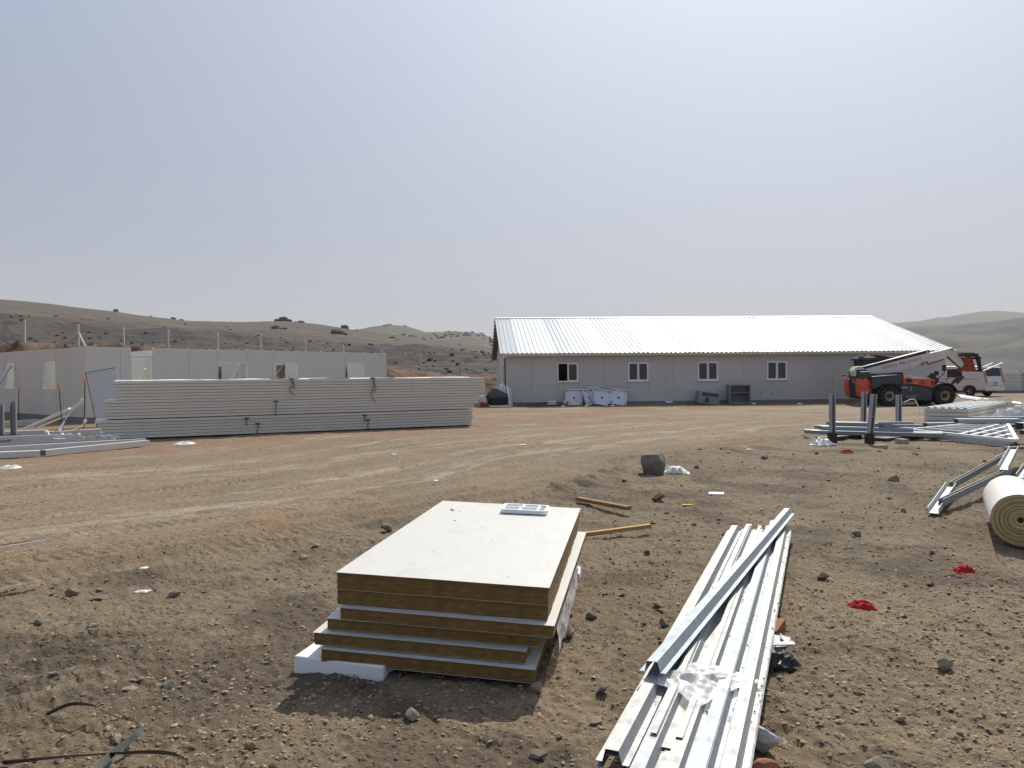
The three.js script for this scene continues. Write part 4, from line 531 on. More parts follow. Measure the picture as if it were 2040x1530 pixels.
// ---------- the long pile of wall panels ----------
const ord = ['topmost', 'second', 'third', 'fourth', 'fifth', 'sixth', 'seventh', 'eighth', 'ninth', 'tenth', 'eleventh', 'twelfth', 'thirteenth', 'fourteenth', 'fifteenth', 'sixteenth', 'seventeenth', 'lowest'];
{
  const A = 25.7 * D, O = [-10.8, -19.73], W = (t, y, z) => [O[0] + t * Math.cos(A) + z * Math.sin(A), y, O[1] - t * Math.sin(A) + z * Math.cos(A)], R = rng(14);
  const ends = [[0.29, 11.0], [0.33, 11.02], [0.31, 11.0], [0.40, 11.04], [0.34, 11.02], [0.36, 11.0], [0.10, 10.80], [0.10, 10.78], [0.12, 10.80], [0.11, 10.79], [0.13, 10.62], [0.14, 10.58], [-0.13, 10.56], [-0.04, 10.55], [0.0, 10.57], [0.03, 10.55], [0.06, 10.52], [0.08, 10.55]];
  let y = 1.555; const mats = [MT.panelEdge, MT.panelWarm, MT.panelCool];
  ends.forEach(([a, b], i) => {
    const h = 0.0795; if (i === 12) y -= 0.02; y -= 0.0835; const jz = (R() - 0.5) * 0.03 + (i > 11 ? 0.04 : 0), L = b - a;
    const t = T('wall_panel', `long cream wall panel in the strapped pile, ${ord[i]} layer${i === 17 ? ' on the ground timbers' : ' from the top'}`, 'panel', W((a + b) / 2, y, jz - 0.5), A, 'wall panels in the long pile');
    M('core', box(+(L - 0.004).toFixed(3), h - 0.008, 0.97), MT.inner, t, [0, h / 2, -0.012]); M('facing', box(+L.toFixed(3), 0.006, 0.965), mats[(i * 5) % 3], t, [0, h - 0.003, -0.016]); M('facing', box(+L.toFixed(3), 0.006, 0.965), mats[(i * 5) % 3], t, [0, 0.003, -0.016]);
    M('edge_cover', box(+(L - 0.01).toFixed(3), h - 0.008, 0.03, 0.0015), mats[i % 2], t, [0, h / 2, 0.4875]);
  });
  const y0 = y; for (let k = 0; k < 6; k++) T1('bearer_timber', `short timber bearer under the long panel pile, ${['first', 'second', 'third', 'fourth', 'fifth', 'sixth'][k]} from its left end`, 'timber', box(0.1, Math.max(0.04, y0 + 0.04), 1.05), MT.woodDark, W(0.8 + k * 1.85, (y0 - 0.04) / 2, -0.52), [0, A, 0], 'bearers under the long pile');
  // torn packing film on the top
  { const P = [], N = 160; for (let i = 0; i <= N; i++) { const t = 0.35 + 10.2 * i / N; for (let k = 0; k < 3; k++) { const yy = 1.557 + (k === 1 ? 0.012 + 0.03 * fbm(t * 1.6, 2, 3, 61) : 0.004 + 0.012 * vn(t * 3, k, 62)); P.push(...W(t, yy, -0.05 - 0.16 * k - 0.1 * vn(t * 0.8, k, 63))); } } const I = []; for (let i = 0; i < N; i++) for (let k = 0; k < 2; k++) { const a = i * 3 + k; I.push(a, a + 1, a + 3, a + 1, a + 4, a + 3); } const g = new THREE.BufferGeometry(); g.setAttribute('position', new THREE.Float32BufferAttribute(P, 3)); g.setIndex(I); g.computeVertexNormals(); T1('plastic_sheet', 'torn white packing film lying wrinkled along the top of the long panel pile', 'plastic film', g, MT.filmWhite); }
  { const g = []; for (const [a, b] of [[4.3, 5.1], [5.4, 6.6], [7.2, 8.0]]) g.push(bar(W(a, 1.572, -0.04), W(b, 1.578, -0.09), 0.1, 0.012)); T1('plastic_strip', 'blue packing strips lying on the top front edge of the long pile', 'plastic film', mg(g), MT.filmBlue); }
  const straps = [[3.62, 0.46, 0.19], [3.92, 0.30, 0.36], [4.42, 0.92, 0.40], [4.85, 1.56, 0.46], [7.0, 0.44, 0.2], [7.1, 0.30, 0.26], [7.25, 1.56, 0.72]];
  const ws = ['leftmost', 'second from the left', 'third from the left', 'long pair fourth from the left', 'fifth from the left', 'sixth from the left', 'rightmost and longest'];
  straps.forEach(([t, top, len], i) => { const s = T('lashing_strap', `dark lashing strap end hanging on the long panel pile, ${ws[i]}`, 'strap', W(t, top, 0.075), A, 'strap ends on the long pile'); const mk = (dx, l, k) => tube([[dx, 0, 0], [dx + k * 0.05, -l * 0.33, 0.012], [dx - k * 0.04, -l * 0.66, 0.006], [dx + k * 0.09, -l, 0.008]], 0.011, 14, 5); M('webbing', i === 3 || i === 6 ? mg(mk(0, len, 1), mk(0.09, len * 0.6, -0.6)) : mk(0, len, 0.3), MT.strapM, s); M('buckle', box(0.13, 0.035, 0.03, 0.006), MT.black, s, [0.01, 0.01, 0.006]); });
}
// door leaf leaning on the shell behind the pile
{ const t = T('door_leaf', 'blue grey door leaf leaning on the shell corner beside the long panel pile', 'door', [-13.72, -0.08, -25.3], 22 * D); const q = M('leaf', box(0.92, 2.02, 0.05, 0.006), mat([0.56, 0.575, 0.59], 0.5, 0, { map: texDust }), t, [0.08, 1.0, -0.1], [-0.14, 0, 0.185]); M('lock_plate', mg(mv(cyl(0.018, 0.06, 10), 0, 0, 0, Math.PI / 2), mv(cyl(0.014, 0.06, 10), 0, -0.1, 0, Math.PI / 2)), MT.black, q, [-0.41, -0.1, 0.0]); M('edge_trim', mg(mv(box(0.93, 0.02, 0.056), 0, 1.01, 0), mv(box(0.02, 2.0, 0.056), -0.46, 0, 0)), MT.darkGrey, q); }
// ---------- left yard ----------
const y0 = (x, z) => gh(x, z);
[[-17.9, -27.3, 1.3, -0.03, 'farthest, against the panel wall', 0.02], [-12.95, -21.6, 1.42, 0.07, 'the middle one', 0.05], [-12.05, -21.2, 1.55, -0.04, 'the tallest, tied with white tape', 0.0]].forEach(([x, z, h, tz, w]) => { const t = T('rebar_stake', `thin dark rebar stake with an orange cap, ${w}`, 'stake', [x, 0, z], 0, 'rebar stakes with orange caps'); M('rod', cyl(0.013, h, 8), MT.black, t, [0, h / 2, 0], [0, 0, tz]); M('safety_cap', mg(mv(cyl(0.022, 0.08, 10), 0, -0.02, 0), mv(cyl(0.045, 0.035, 12), 0, 0.03, 0)), MT.orangeCap, t, [-Math.sin(tz) * h / 2, h, 0]); });
{ const t = T('flashing_strip', 'bent white metal flashing leaning from the ground up to the tallest stake', 'flashing', [0, 0, 0]); M('strip', mg(bar([-14.15, 0.2, -21.9], [-12.9, 0.76, -22.0], 0.3, 0.06), bar([-14.1, 0.1, -21.85], [-13.0, 0.55, -21.9], 0.05, 0.05), bar([-12.9, 0.72, -22.0], [-12.14, 1.0, -21.3], 0.1, 0.035)), MT.white, t); M('end_fold', box(0.1, 0.08, 0.06, 0.01), MT.white, t, [-12.12, 1.03, -21.25]); }
{ const t = T('tape_ribbon', 'twisted white plastic tape trailing from the tallest stake to the ground', 'tape', [0, 0, 0]); const rib = (p, w) => { const g = [], c = new THREE.CatmullRomCurve3(p.map((q) => new THREE.Vector3(...q))); const q = c.getPoints(18); for (let i = 0; i < 18; i++) g.push(bar(q[i].toArray(), q[i + 1].toArray(), w * (0.5 + Math.abs(Math.sin(i * 1.9))), 0.012)); return mg(g); }; M('ribbon', rib([[-12.35, 0.9, -21.3], [-12.5, 0.6, -21.2], [-12.62, 0.35, -21.1], [-12.58, 0.18, -20.9], [-12.3, 0.1, -20.6], [-12.45, 0.05, -20.3]], 0.06), MT.filmWhite, t); M('ribbon', rib([[-12.0, 0.5, -21.15], [-12.0, 0.38, -21.1], [-12.15, 0.25, -21.0], [-12.35, 0.12, -20.8]], 0.07), MT.filmWhite, t); M('ribbon', rib([[-12.9, 0.62, -21.9], [-12.95, 0.5, -21.85], [-13.05, 0.42, -21.8]], 0.05), MT.filmWhite, t); }
[[-13.32, 0.98, 'leftmost'], [-13.03, 1.05, 'second']].forEach(([x, h, w], k) => { const t = T('rack_post', `upright grey steel rack post at the left picture edge, ${w}`, 'post', [x, 0, -19.6 - 0.06 * k], 0.3, 'rack posts at the left edge'); M('channel', poly([[-0.065, -0.045], [0.065, -0.045], [0.065, 0.045], [0.055, 0.045], [0.055, -0.035], [-0.055, -0.035], [-0.055, 0.045], [-0.065, 0.045]], h), MT.steelDull, t, [0, h / 2, 0], [Math.PI / 2, 0, 0]); M('foot', box(0.22, 0.2, 0.3, 0.02), MT.black, t, [0, 0.1, 0]); });
const chan = (L, w, h, th = 0.006) => poly([[-w / 2, 0], [w / 2, 0], [w / 2, h], [w / 2 - th, h], [w / 2 - th, th], [-w / 2 + th, th], [-w / 2 + th, h], [-w / 2, h]], L);
function lay(name, label, cat, a, b, w, h, m, y, flip, group) { const dx = b[0] - a[0], dz = b[1] - a[1], L = Math.hypot(dx, dz), g = chan(L, w, h); if (flip) { g.rotateZ(Math.PI); g.translate(0, h, 0); } return T1(name, label, cat, g, m, [(a[0] + b[0]) / 2, y, (a[1] + b[1]) / 2], [0, Math.atan2(dx, dz), 0], group); }
const gW = 'pale steel channels lying at the left';
lay('steel_channel', 'pale folded steel channel nearest the road at the left, its top catching light', 'channel', [-9.95, -15.95], [-8.85, -18.25], 0.16, 0.13, MT.whitePaint, 0.0, true, gW);
lay('steel_channel', 'short pale steel channel end at the left picture edge nearest the road', 'channel', [-11.6, -15.2], [-9.98, -15.9], 0.2, 0.13, MT.whitePaint, 0.0, true, gW);
lay('steel_channel', 'long pale steel channel just behind the nearest one at left', 'channel', [-12.2, -16.4], [-9.2, -18.85], 0.12, 0.12, MT.whitePaint, 0.0, true, gW);
lay('steel_channel', 'upside down pale steel channel, third back from the road at left', 'channel', [-12.6, -17.2], [-9.95, -18.75], 0.1, 0.1, MT.ltGrey, 0.05, false, gW);
lay('steel_channel', 'grey channel lying on edge behind the pale channels at left', 'channel', [-12.9, -18.3], [-10.95, -18.95], 0.08, 0.24, MT.panelCool, 0.0, true, gW);
lay('steel_channel', 'short grey channel against the rack posts at left', 'channel', [-13.9, -18.6], [-12.3, -18.4], 0.25, 0.16, MT.steelDull, 0.0, true, gW);
T1('panel_offcut', 'square grey panel offcut standing on edge behind the left rack posts', 'panel', box(1.5, 0.22, 0.08, 0.004), MT.panelCool, [-13.6, 0.11, -20.6], [0.1, 0.2, 0]);
T1('panel_offcut', 'low grey panel strip on edge behind the white foam crumbs', 'panel', box(1.4, 0.2, 0.06, 0.004), MT.panelCool, [-12.2, 0.1, -20.9], [0.1, 0.35, 0]);
T1('panel_offcut', 'white panel strip lying by the foot of the shell wall', 'panel', box(1.9, 0.2, 0.3, 0.004), MT.ltGrey, [-17.2, 0.1, -25.6], [0, 0.25, 0.05]);
T1('white_strip', 'thin bent white strip across the pale channels at left', 'strip', tube([[-12.0, 0.3, -19.4], [-11.75, 0.2, -19.1], [-11.4, 0.14, -18.7], [-11.05, 0.14, -18.6]], 0.02, 16, 5), MT.white);
T1('white_strip', 'straight white batten lying behind the pale channels at left', 'strip', bar([-13.0, 0.12, -19.3], [-11.8, 0.1, -19.5], 0.06, 0.04), MT.white);
{ const R = rng(61), g = []; for (let k = 0; k < 46; k++) { const s = 0.05 + 0.09 * R(); g.push(mv(rockGeo(600 + k % 6, s, s * 0.6, s * 0.8, 1, 8), -10.95 + (R() - 0.5) * 1.5, 0.0 + 0.07 * R(), -19.75 + (R() - 0.5) * 0.9, 0, R() * 6, 0)); } const o = T1('foam_crumbs', 'heap of crumbled white foam by the end of the long pile', 'foam', mg(g), MT.foam); o.userData.kind = 'stuff'; }
T1('plastic_scrap', 'pale blue plastic scrap on the road before the long pile', 'litter', crumple(0.5, 0.28, 18, 12, 0.06, 71, false), MT.bag, [-8.05, 0.0, -18.45]);
T1('plastic_scrap', 'white plastic scrap on the road at the left picture edge', 'litter', crumple(0.4, 0.24, 16, 10, 0.06, 72, false), MT.bag, [-9.25, 0.0, -13.8]);
// ---------- things along the front of the long building ----------
const bld = (u, y, v) => { const a = 3 * D; return [-0.27 + u * Math.cos(a) - v * Math.sin(a) * 1, y, -38.8 - u * Math.sin(a) - v * Math.cos(a)]; };
{ // shower trays
  const S = [[3.42, 0.86, 0.1, 0, 'leftmost, upright', 0], [4.25, 0.5, 0.22, 0, 'turned nearly edge on', 1.0], [4.75, 0.86, 0.35, -0.14, 'middle one, tipped sideways', 0], [4.62, 0.8, 0.02, 0.05, 'behind the tipped one', 0], [5.62, 0.84, 0.3, -0.12, 'rightmost, slanting', 0]];
  S.forEach(([u, w, v, rz, lab, ry], i) => {
    const t = T('shower_tray', `white shower tray leaning on the building wall, ${lab}`, 'shower tray', bld(u, i === 3 ? 0.14 : 0.02, -0.45 - v), 3 * D + ry * 0.9, 'shower trays along the wall');
    const s = 0.86, q = M('basin', mg(mv(box(s, s, 0.05, 0.02), 0, s / 2, 0), mv(box(s, 0.06, 0.12, 0.02), 0, s - 0.03, 0.04), mv(box(s, 0.06, 0.12, 0.02), 0, 0.03, 0.04), mv(box(0.06, s - 0.13, 0.12, 0.02), -s / 2 + 0.03, s / 2, 0.04), mv(box(0.06, s - 0.13, 0.12, 0.02), s / 2 - 0.03, s / 2, 0.04)), MT.blueWhite, t, [0, 0, 0], [-0.36, 0, rz * 1.35]);
    M('drain', cyl(0.05, 0.02, 14), MT.black, q, [0, s * 0.48, 0.035], [Math.PI / 2, 0, 0]); for (const [a, b] of [[-1, 1], [1, 1], [-1, 0], [1, 0]]) M('foot', cyl(0.03, 0.1, 8), MT.darkGrey, q, [a * 0.36, b ? s * 0.9 : s * 0.12, 0.09], [Math.PI / 2, 0, 0]);
  });
}
{ const g = new THREE.TorusGeometry(0.13, 0.05, 10, 26); T1('hose_coil', 'small white ring shaped coil standing by the shower trays', 'coil', g, MT.white, bld(3.02, 0.18, -0.7), [0.15, 0.3, 0]); }
{ const t = T('metal_cabinet', 'tilted grey stainless cabinet with round hole lying against the wall', 'cabinet', bld(10.3, 0.0, -0.6), 3 * D); const q = M('body', box(1.1, 0.62, 0.6, 0.02), MT.steelDull, t, [0, 0.34, 0], [0, 0, -0.12]); M('opening', box(0.85, 0.17, 0.02), MT.darkGrey, q, [0.05, 0.18, 0.3]); M('round_hole', cyl(0.13, 0.02, 20), MT.darkGrey, q, [-0.1, -0.1, 0.302], [Math.PI / 2, 0, 0]); }
{ const t = T('metal_cabinet', 'open upright grey metal cabinet with a shelf standing against the wall', 'cabinet', bld(11.95, 0.02, -0.55), 3 * D); const m = MT.steelDull; for (const s of [-1, 1]) M('side', box(0.06, 1.0, 0.5), m, t, [s * 0.53, 0.5, 0]); M('top', box(1.0, 0.06, 0.5), m, t, [0, 0.97, 0]); M('bottom', box(1.0, 0.06, 0.5), m, t, [0, 0.05, 0]); M('back', box(1.0, 0.86, 0.03), MT.woodDark, t, [0, 0.51, -0.22]).material = MT.midGrey; M('shelf', box(1.0, 0.03, 0.4), m, t, [0, 0.58, 0.02]); }
[[[0.5, 0.05, -0.9], [2.6, 0.22, -0.5], 'long grey plank leaning low against the wall'], [[0.9, 0.03, -1.1], [2.7, 0.05, -1.3], 'weathered plank flat on the ground below the first window'], [[1.4, 0.06, -1.4], [3.0, 0.1, -1.0], 'brown plank lying askew beside the white coil']].forEach(([a, b, l]) => T1('plank', l, 'plank', bar(bld(a[0], a[1], a[2]), bld(b[0], b[1], b[2]), 0.18, 0.05), MT.woodDark, undefined, undefined, 'planks by the wall'));
{ const t = T('cement_bag', 'blue and white bag with a red band on the ground below the first window', 'bag', bld(2.25, 0.0, -0.75), 0.1); M('body', box(0.46, 0.26, 0.3, 0.06), MT.blueWhite, t, [0, 0.14, 0]); M('blue_band', box(0.465, 0.08, 0.305, 0.03), MT.blue, t, [0, 0.19, 0]); M('red_band', box(0.465, 0.06, 0.305, 0.02), MT.red, t, [0, 0.06, 0]); }
{ const R = rng(33), g = []; for (let k = 0; k < 130; k++) { const s = 0.02 + 0.09 * R() * R(), u = R() * 20, v = -0.3 - 2.2 * R(); g.push(mv(rockGeo(640 + k % 7, s, s * 0.6, s, 1, 8), ...bld(u, 0, v), 0, R() * 6, 0)); } const o = T1('rubble', 'small rubble and clods strewn along the foot of the long building', 'rubble', mg(g), MT.rockMid); o.userData.kind = 'stuff'; }
[[3.9, -1.55, 'before the leftmost shower tray'], [2.7, -1.7, 'below the first window'], [5.2, -1.6, 'before the tipped shower tray'], [12.6, -0.95, 'by the open metal cabinet'], [14.6, -1.8, 'below the last window']].forEach(([u, v, l], k) => T1('paper_scrap', `small white scrap on the ground ${l}`, 'litter', crumple(0.22, 0.15, 6, 5, 0.07, 80 + k), MT.filmWhite, bld(u, 0.02, v), undefined, 'white scraps along the building'));
// junk at the building's left corner
{ const g = cyl(0.16, 1.0, 18); T1('insulation_roll', 'pale rolled insulation mat propped at the building corner beside the long pile', 'roll', g, MT.panelWarm, bld(-0.85, 0.62, -0.7), [0, 0.2, -0.95]); }
T1('rubbish_bag', 'bulging black rubbish bag at the corner of the metal roofed building', 'bag', rockGeo(701, 0.62, 0.5, 0.45, 3, 5, 0.12), MT.strapM, bld(-0.5, 0.0, -0.95));
T1('rubbish_bag', 'crumpled pale plastic bag wedged beside the black rubbish bag', 'bag', rockGeo(702, 0.26, 0.42, 0.26, 3, 6, 0.2), MT.bag, bld(-1.25, 0.0, -1.0));
T1('rubbish_bag', 'small white and blue bag leaning on the building corner', 'bag', rockGeo(703, 0.2, 0.44, 0.2, 3, 6, 0.2), MT.blueWhite, bld(-0.25, 0.35, -0.35));
T1('cloth_bundle', 'small dark red cloth bundle on the ground by the corner junk', 'cloth', crumple(0.5, 0.4, 12, 10, 0.3, 91), mat([0.25, 0.04, 0.03], 0.9), bld(-1.2, 0.0, -1.25));
{ const t = T('window_frame', 'white plastic frame standing on its side at the building corner', 'frame', bld(-0.35, 0.02, -1.25), 3 * D + 0.1); M('bottom_rail', box(1.05, 0.08, 0.07, 0.008), MT.pvc, t, [-0.05, 0.04, 0]); M('side_rail', box(0.08, 0.98, 0.07, 0.008), MT.pvc, t, [0.4, 0.57, -0.12], [-0.2, 0, 0.1]); }
{ const t = T('window_frame', 'second white plastic frame leaning just right of the first', 'frame', bld(0.12, 0.02, -0.95), 3 * D); M('side_rail', box(0.12, 0.9, 0.06, 0.008), MT.pvc, t, [0.02, 0.46, -0.1], [-0.2, 0, 0.1]); M('bead', box(0.03, 0.84, 0.064, 0.004), MT.blue, t, [0.02, 0.46, -0.098], [-0.2, 0, 0.1]); }
// white sheets on the ground between telehandler and van
{ const t = T('sheet_offcut', 'white framed panel lying on rubble beside the telehandler front wheel', 'panel', [22.7, 0.24, -36.6], -0.35); M('sheet', box(1.7, 0.05, 0.9, 0.004), MT.white, t, [0, 0.0, 0], [0.16, 0, -0.16]); M('groove', mg(mv(box(1.5, 0.012, 0.04), 0, 0.028, 0.1, 0, 0.3), mv(box(0.04, 0.012, 0.7), 0.2, 0.028, 0)), MT.midGrey, t, [0, 0, 0], [0.16, 0, -0.16]); }
{ const t = T('sheet_offcut', 'second white sheet lower down toward the van', 'panel', [23.7, 0.12, -36.1], -0.5); M('sheet', box(1.2, 0.05, 0.7, 0.004), MT.white, t, [0, 0, 0], [0.1, 0, -0.12]); }
T1('brick', 'reddish brick block under the white sheets by the front wheel', 'brick', box(0.5, 0.2, 0.3, 0.02), MT.brick, [22.2, 0.1, -35.9], [0, 0.4, 0]); T1('brick', 'broken brick lying at the foot of the white sheets', 'brick', box(0.3, 0.12, 0.2, 0.02), MT.brick, [23.1, 0.06, -35.6], [0, 1.0, 0]);
// ---------- right yard: stillage posts and steel ----------
[[7.42, -17.45, 1.1, 0.0, 0.0, 'leftmost'], [9.42, -20.2, 1.06, -0.03, 0, 'second, set farthest back'], [8.14, -17.15, 1.09, -0.11, 0.0, 'third, leaning to the right'], [9.86, -19.2, 1.0, 0, 0, 'rightmost']].forEach(([x, z, h, tz, tx, w], i) => { const t = T('rack_post', `upright galvanized rack post in the right yard, ${w}`, 'post', [x, 0, z], 0.25, 'rack posts in the right yard'); const q = M('channel', poly([[-0.06, -0.045], [0.06, -0.045], [0.06, 0.045], [0.03, 0.045], [0.03, 0.04], [0.053, 0.04], [0.053, -0.038], [-0.053, -0.038], [-0.053, 0.04], [-0.03, 0.04], [-0.03, 0.045], [-0.06, 0.045]], h), MT.steel, t, [-Math.sin(tz) * h / 2, h / 2 + 0.04, 0], [Math.PI / 2, -tz, 0]); q.rotation.set(0, 0, 0); q.rotation.order = 'ZXY'; q.rotation.set(Math.PI / 2, 0, tz); M('foot', box(0.16, 0.24, 0.16, 0.015), MT.black, t, [0, 0.12, 0]); if (i === 2) M('wire_tie', new THREE.TorusGeometry(0.07, 0.008, 6, 16), MT.ltGrey, t, [0.07, 0.62, 0], [Math.PI / 2, 0.3, 0]); });
{ const gS = 'galvanized sections in the right yard', R = rng(44); for (let k = 0; k < 9; k++) { const row = Math.floor(k / 3), c = k % 3, o = 0.16 * c - 0.1; lay('steel_section', `galvanized steel section between the right rack posts, ${['front', 'middle', 'back'][c]} of the ${['bottom', 'middle', 'top'][row]} layer`, 'steel section', [7.35 + 0.35 * row + 0.1 * R(), -18.85 - o * 1.2 - 0.12 * row], [9.95 - 0.55 * row + 0.3 * R(), -17.6 - o * 1.2 - 0.4 * row], 0.14, 0.09, k % 2 ? MT.steelB : MT.steelDull, 0.1 + 0.092 * row, true, gS); }
  T1('steel_section', 'short galvanized offcuts piled before the rightmost rack post', 'steel section', mg(bar([9.0, 0.32, -18.2], [10.0, 0.3, -18.4], 0.1, 0.07), bar([8.9, 0.38, -18.3], [9.6, 0.4, -18.0], 0.08, 0.06), bar([9.5, 0.12, -18.2], [10.7, 0.1, -18.7], 0.1, 0.08)), MT.steelB); T1('bearer_timber', 'black bearer under the steel sections by the leftmost post', 'timber', box(0.3, 0.1, 1.4), MT.black, [7.9, 0.045, -18.2], [0, -1.0, 0]); T1('bearer_timber', 'black bearer under the steel sections by the rightmost post', 'timber', box(0.3, 0.1, 1.6), MT.black, [9.2, 0.045, -17.9], [0, -1.0, 0]); T1('timber_block', 'pale timber block under the steel sections', 'timber', box(0.2, 0.12, 0.2), MT.brickPale, [8.75, 0.06, -16.9], [0, 0.3, 0]); }
T1('bent_wire', 'thin bent white wire rising beside the rightmost rack post', 'wire', tube([[10.05, 0.85, -19.3], [10.3, 0.92, -19.3], [10.42, 0.7, -19.3], [10.48, 0.52, -19.3]], 0.012, 20, 5), MT.white);
T1('plastic_bag', 'crumpled white plastic bag on the gravel by the leftmost rack post', 'bag', mg(crumple(0.5, 0.36, 22, 16, 0.13, 101, false), mv(crumple(0.26, 0.24, 16, 14, 0.15, 102, false), -0.1, 0.03, 0)), MT.bag, [6.92, 0.01, -16.75], [0, 0.35, 0]);
T1('red_scrap', 'flat dark red plastic scrap on the gravel near the rack posts', 'litter', crumple(0.3, 0.1, 10, 5, 0.05, 103), MT.red, [6.75, 0.015, -15.2]); T1('brick', 'pale brick lying on the gravel before the rack posts', 'brick', box(0.26, 0.09, 0.14, 0.012), MT.brickPale, [7.75, 0.05, -15.85], [0, 0.1, 0]);
{ // stacked white lattice trusses lying flat
  const gT = 'white lattice trusses lying flat'; for (let k = 0; k < 3; k++) {
    const t = T('steel_truss', `white triangular steel truss lying flat by the wrapped panels, ${['lowest', 'middle', 'topmost'][k]} of three`, 'truss', [0.05 * k, 0.05 + 0.06 * k, 0.08 * k], 0, gT), A = [9.85, -19.0], Bp = [10.45, -15.9], Cp = [14.35, -22.2], m = k === 2 ? MT.white : MT.ltGrey, P = (a, b, f) => [lerp(a[0], b[0], f), 0, lerp(a[1], b[1], f)];
    M('bottom_chord', bar([A[0], 0, A[1]], [Bp[0], 0, Bp[1]], 0.09, 0.055), m, t); M('top_chord', bar([A[0], 0.003, A[1]], [Cp[0], 0.003, Cp[1]], 0.07, 0.055), m, t); M('end_post', bar([Bp[0], 0.006, Bp[1]], [Cp[0], 0.006, Cp[1]], 0.08, 0.055), m, t);
    for (let q = 1; q < 6; q++) M('web', bar(P(A, Cp, 0.04 + 0.1 * q), P(Bp, Cp, q / 6), 0.06, 0.04), m, t); for (let q = 0; q < 5; q++) M('web', bar(P(A, Bp, 0.5 + 0.1 * q), P(Bp, Cp, 0.86 - 0.2 * q), 0.06, 0.034), m, t);
  }
}
{ // wrapped panel stack
  const A = 36 * D; const lab = ['lowest', 'second from the ground', 'third from the ground', 'topmost, ribbed'];
  for (let k = 0; k < 4; k++) { const t = T('wrapped_panel', `pale roof panel in the film wrapped stack at right, ${lab[k]}`, 'panel', [14.35, 0.06 + 0.125 * k, -23.4], 47 * D, 'panels in the wrapped stack'); M('core', box(5.6, 0.112, 1.15, 0.006), k % 2 ? MT.panelWarm : MT.panelEdge, t, [0.55, 0.056, -0.25]); if (k === 3) for (let r = 0; r < 6; r++) M('rib', poly([[-0.05, 0], [0.05, 0], [0.03, 0.035], [-0.03, 0.035]], 5.58), MT.roof, t, [0.55, 0.112, -0.72 + r * 0.19], [0, Math.PI / 2, 0]); }
  T1('plastic_film', 'loose clear wrapping film on the end of the wrapped stack', 'plastic film', crumple(0.7, 1.1, 14, 18, 0.12, 111), MT.bag, [16.7, 0.35, -26.0], [0, 0.5, -1.2]);
  T1('plastic_film', 'heap of crumpled white film at the right picture edge by the trusses', 'plastic film', mg(crumple(1.6, 0.9, 26, 18, 0.5, 112), mv(crumple(0.9, 0.7, 16, 12, 0.5, 113), 0.2, 0.1, 0.1)), MT.bag, [14.95, 0.02, -22.4]);
}
lay('steel_channel', 'blue grey steel channel on top of the heap before the wrapped stack', 'channel', [12.2, -20.7], [13.8, -20.5], 0.28, 0.12, MT.steelB, 0.2, true); lay('steel_channel', 'bright steel channel resting above the blue grey one', 'channel', [12.9, -21.2], [14.3, -21.0], 0.12, 0.07, MT.steel, 0.27, true); lay('steel_channel', 'grey steel channel on edge behind the lattice trusses', 'channel', [11.3, -20.6], [13.0, -20.9], 0.16, 0.2, MT.steelB, 0.02, true); lay('steel_channel', 'steel channel running out of the right picture edge by the trusses', 'channel', [13.4, -19.9], [16.5, -20.1], 0.3, 0.2, MT.steelB, 0.05, true); lay('steel_channel', 'second steel channel at the right picture edge, in front', 'channel', [12.8, -18.9], [15.2, -18.7], 0.2, 0.12, MT.steel, 0.02, true);
T1('cable', 'thin dark cable trailing on the gravel before the trusses', 'cable', tube([[10.4, 0.03, -16.6], [10.8, 0.05, -16.2], [11.2, 0.03, -16.3], [11.7, 0.04, -15.9], [12.3, 0.03, -16.0]], 0.014, 30, 5), MT.black);
T1('timber_block', 'pale timber offcut on the gravel before the trusses', 'timber', box(0.5, 0.04, 0.1, 0.004), MT.brickPale, [10.4, 0.04, -15.6], [0, 0.3, 0]);
// steel frame lying at right
{ const t = T('channel_assembly', 'rectangular grey steel channel frame lying on the gravel beside the white roll', 'frame', [0, 0, 0]); const c = (n, a, b, w, h, y, ya = y) => { const dx = b[0] - a[0], dz = b[1] - a[1], L = Math.hypot(dx, dz), g = chan(L, w, h, 0.007); const q = M(n, g, MT.steel, t, [(a[0] + b[0]) / 2, (y + ya) / 2, (a[1] + b[1]) / 2]); q.rotation.order = 'YXZ'; q.rotation.set(-Math.atan2(ya - y, L), Math.atan2(dx, dz), 0); return q; };
  c('short_channel', [4.78, -8.55], [5.80, -9.95], 0.12, 0.07, 0.02, 0.1).material = MT.ltGrey; c('long_channel', [4.98, -8.75], [7.1, -10.75], 0.05, 0.085, 0.07, 0.17).material = MT.steelDull; c('long_channel', [5.82, -9.98], [8.3, -12.6], 0.05, 0.085, 0.08, 0.2).material = MT.steelDull; c('short_channel', [6.85, -10.5], [8.6, -12.9], 0.13, 0.07, 0.25, 0.28).material = MT.ltGrey; c('cross_channel', [7.15, -10.6], [8.6, -12.3], 0.1, 0.06, 0.12, 0.3).material = MT.steel; }
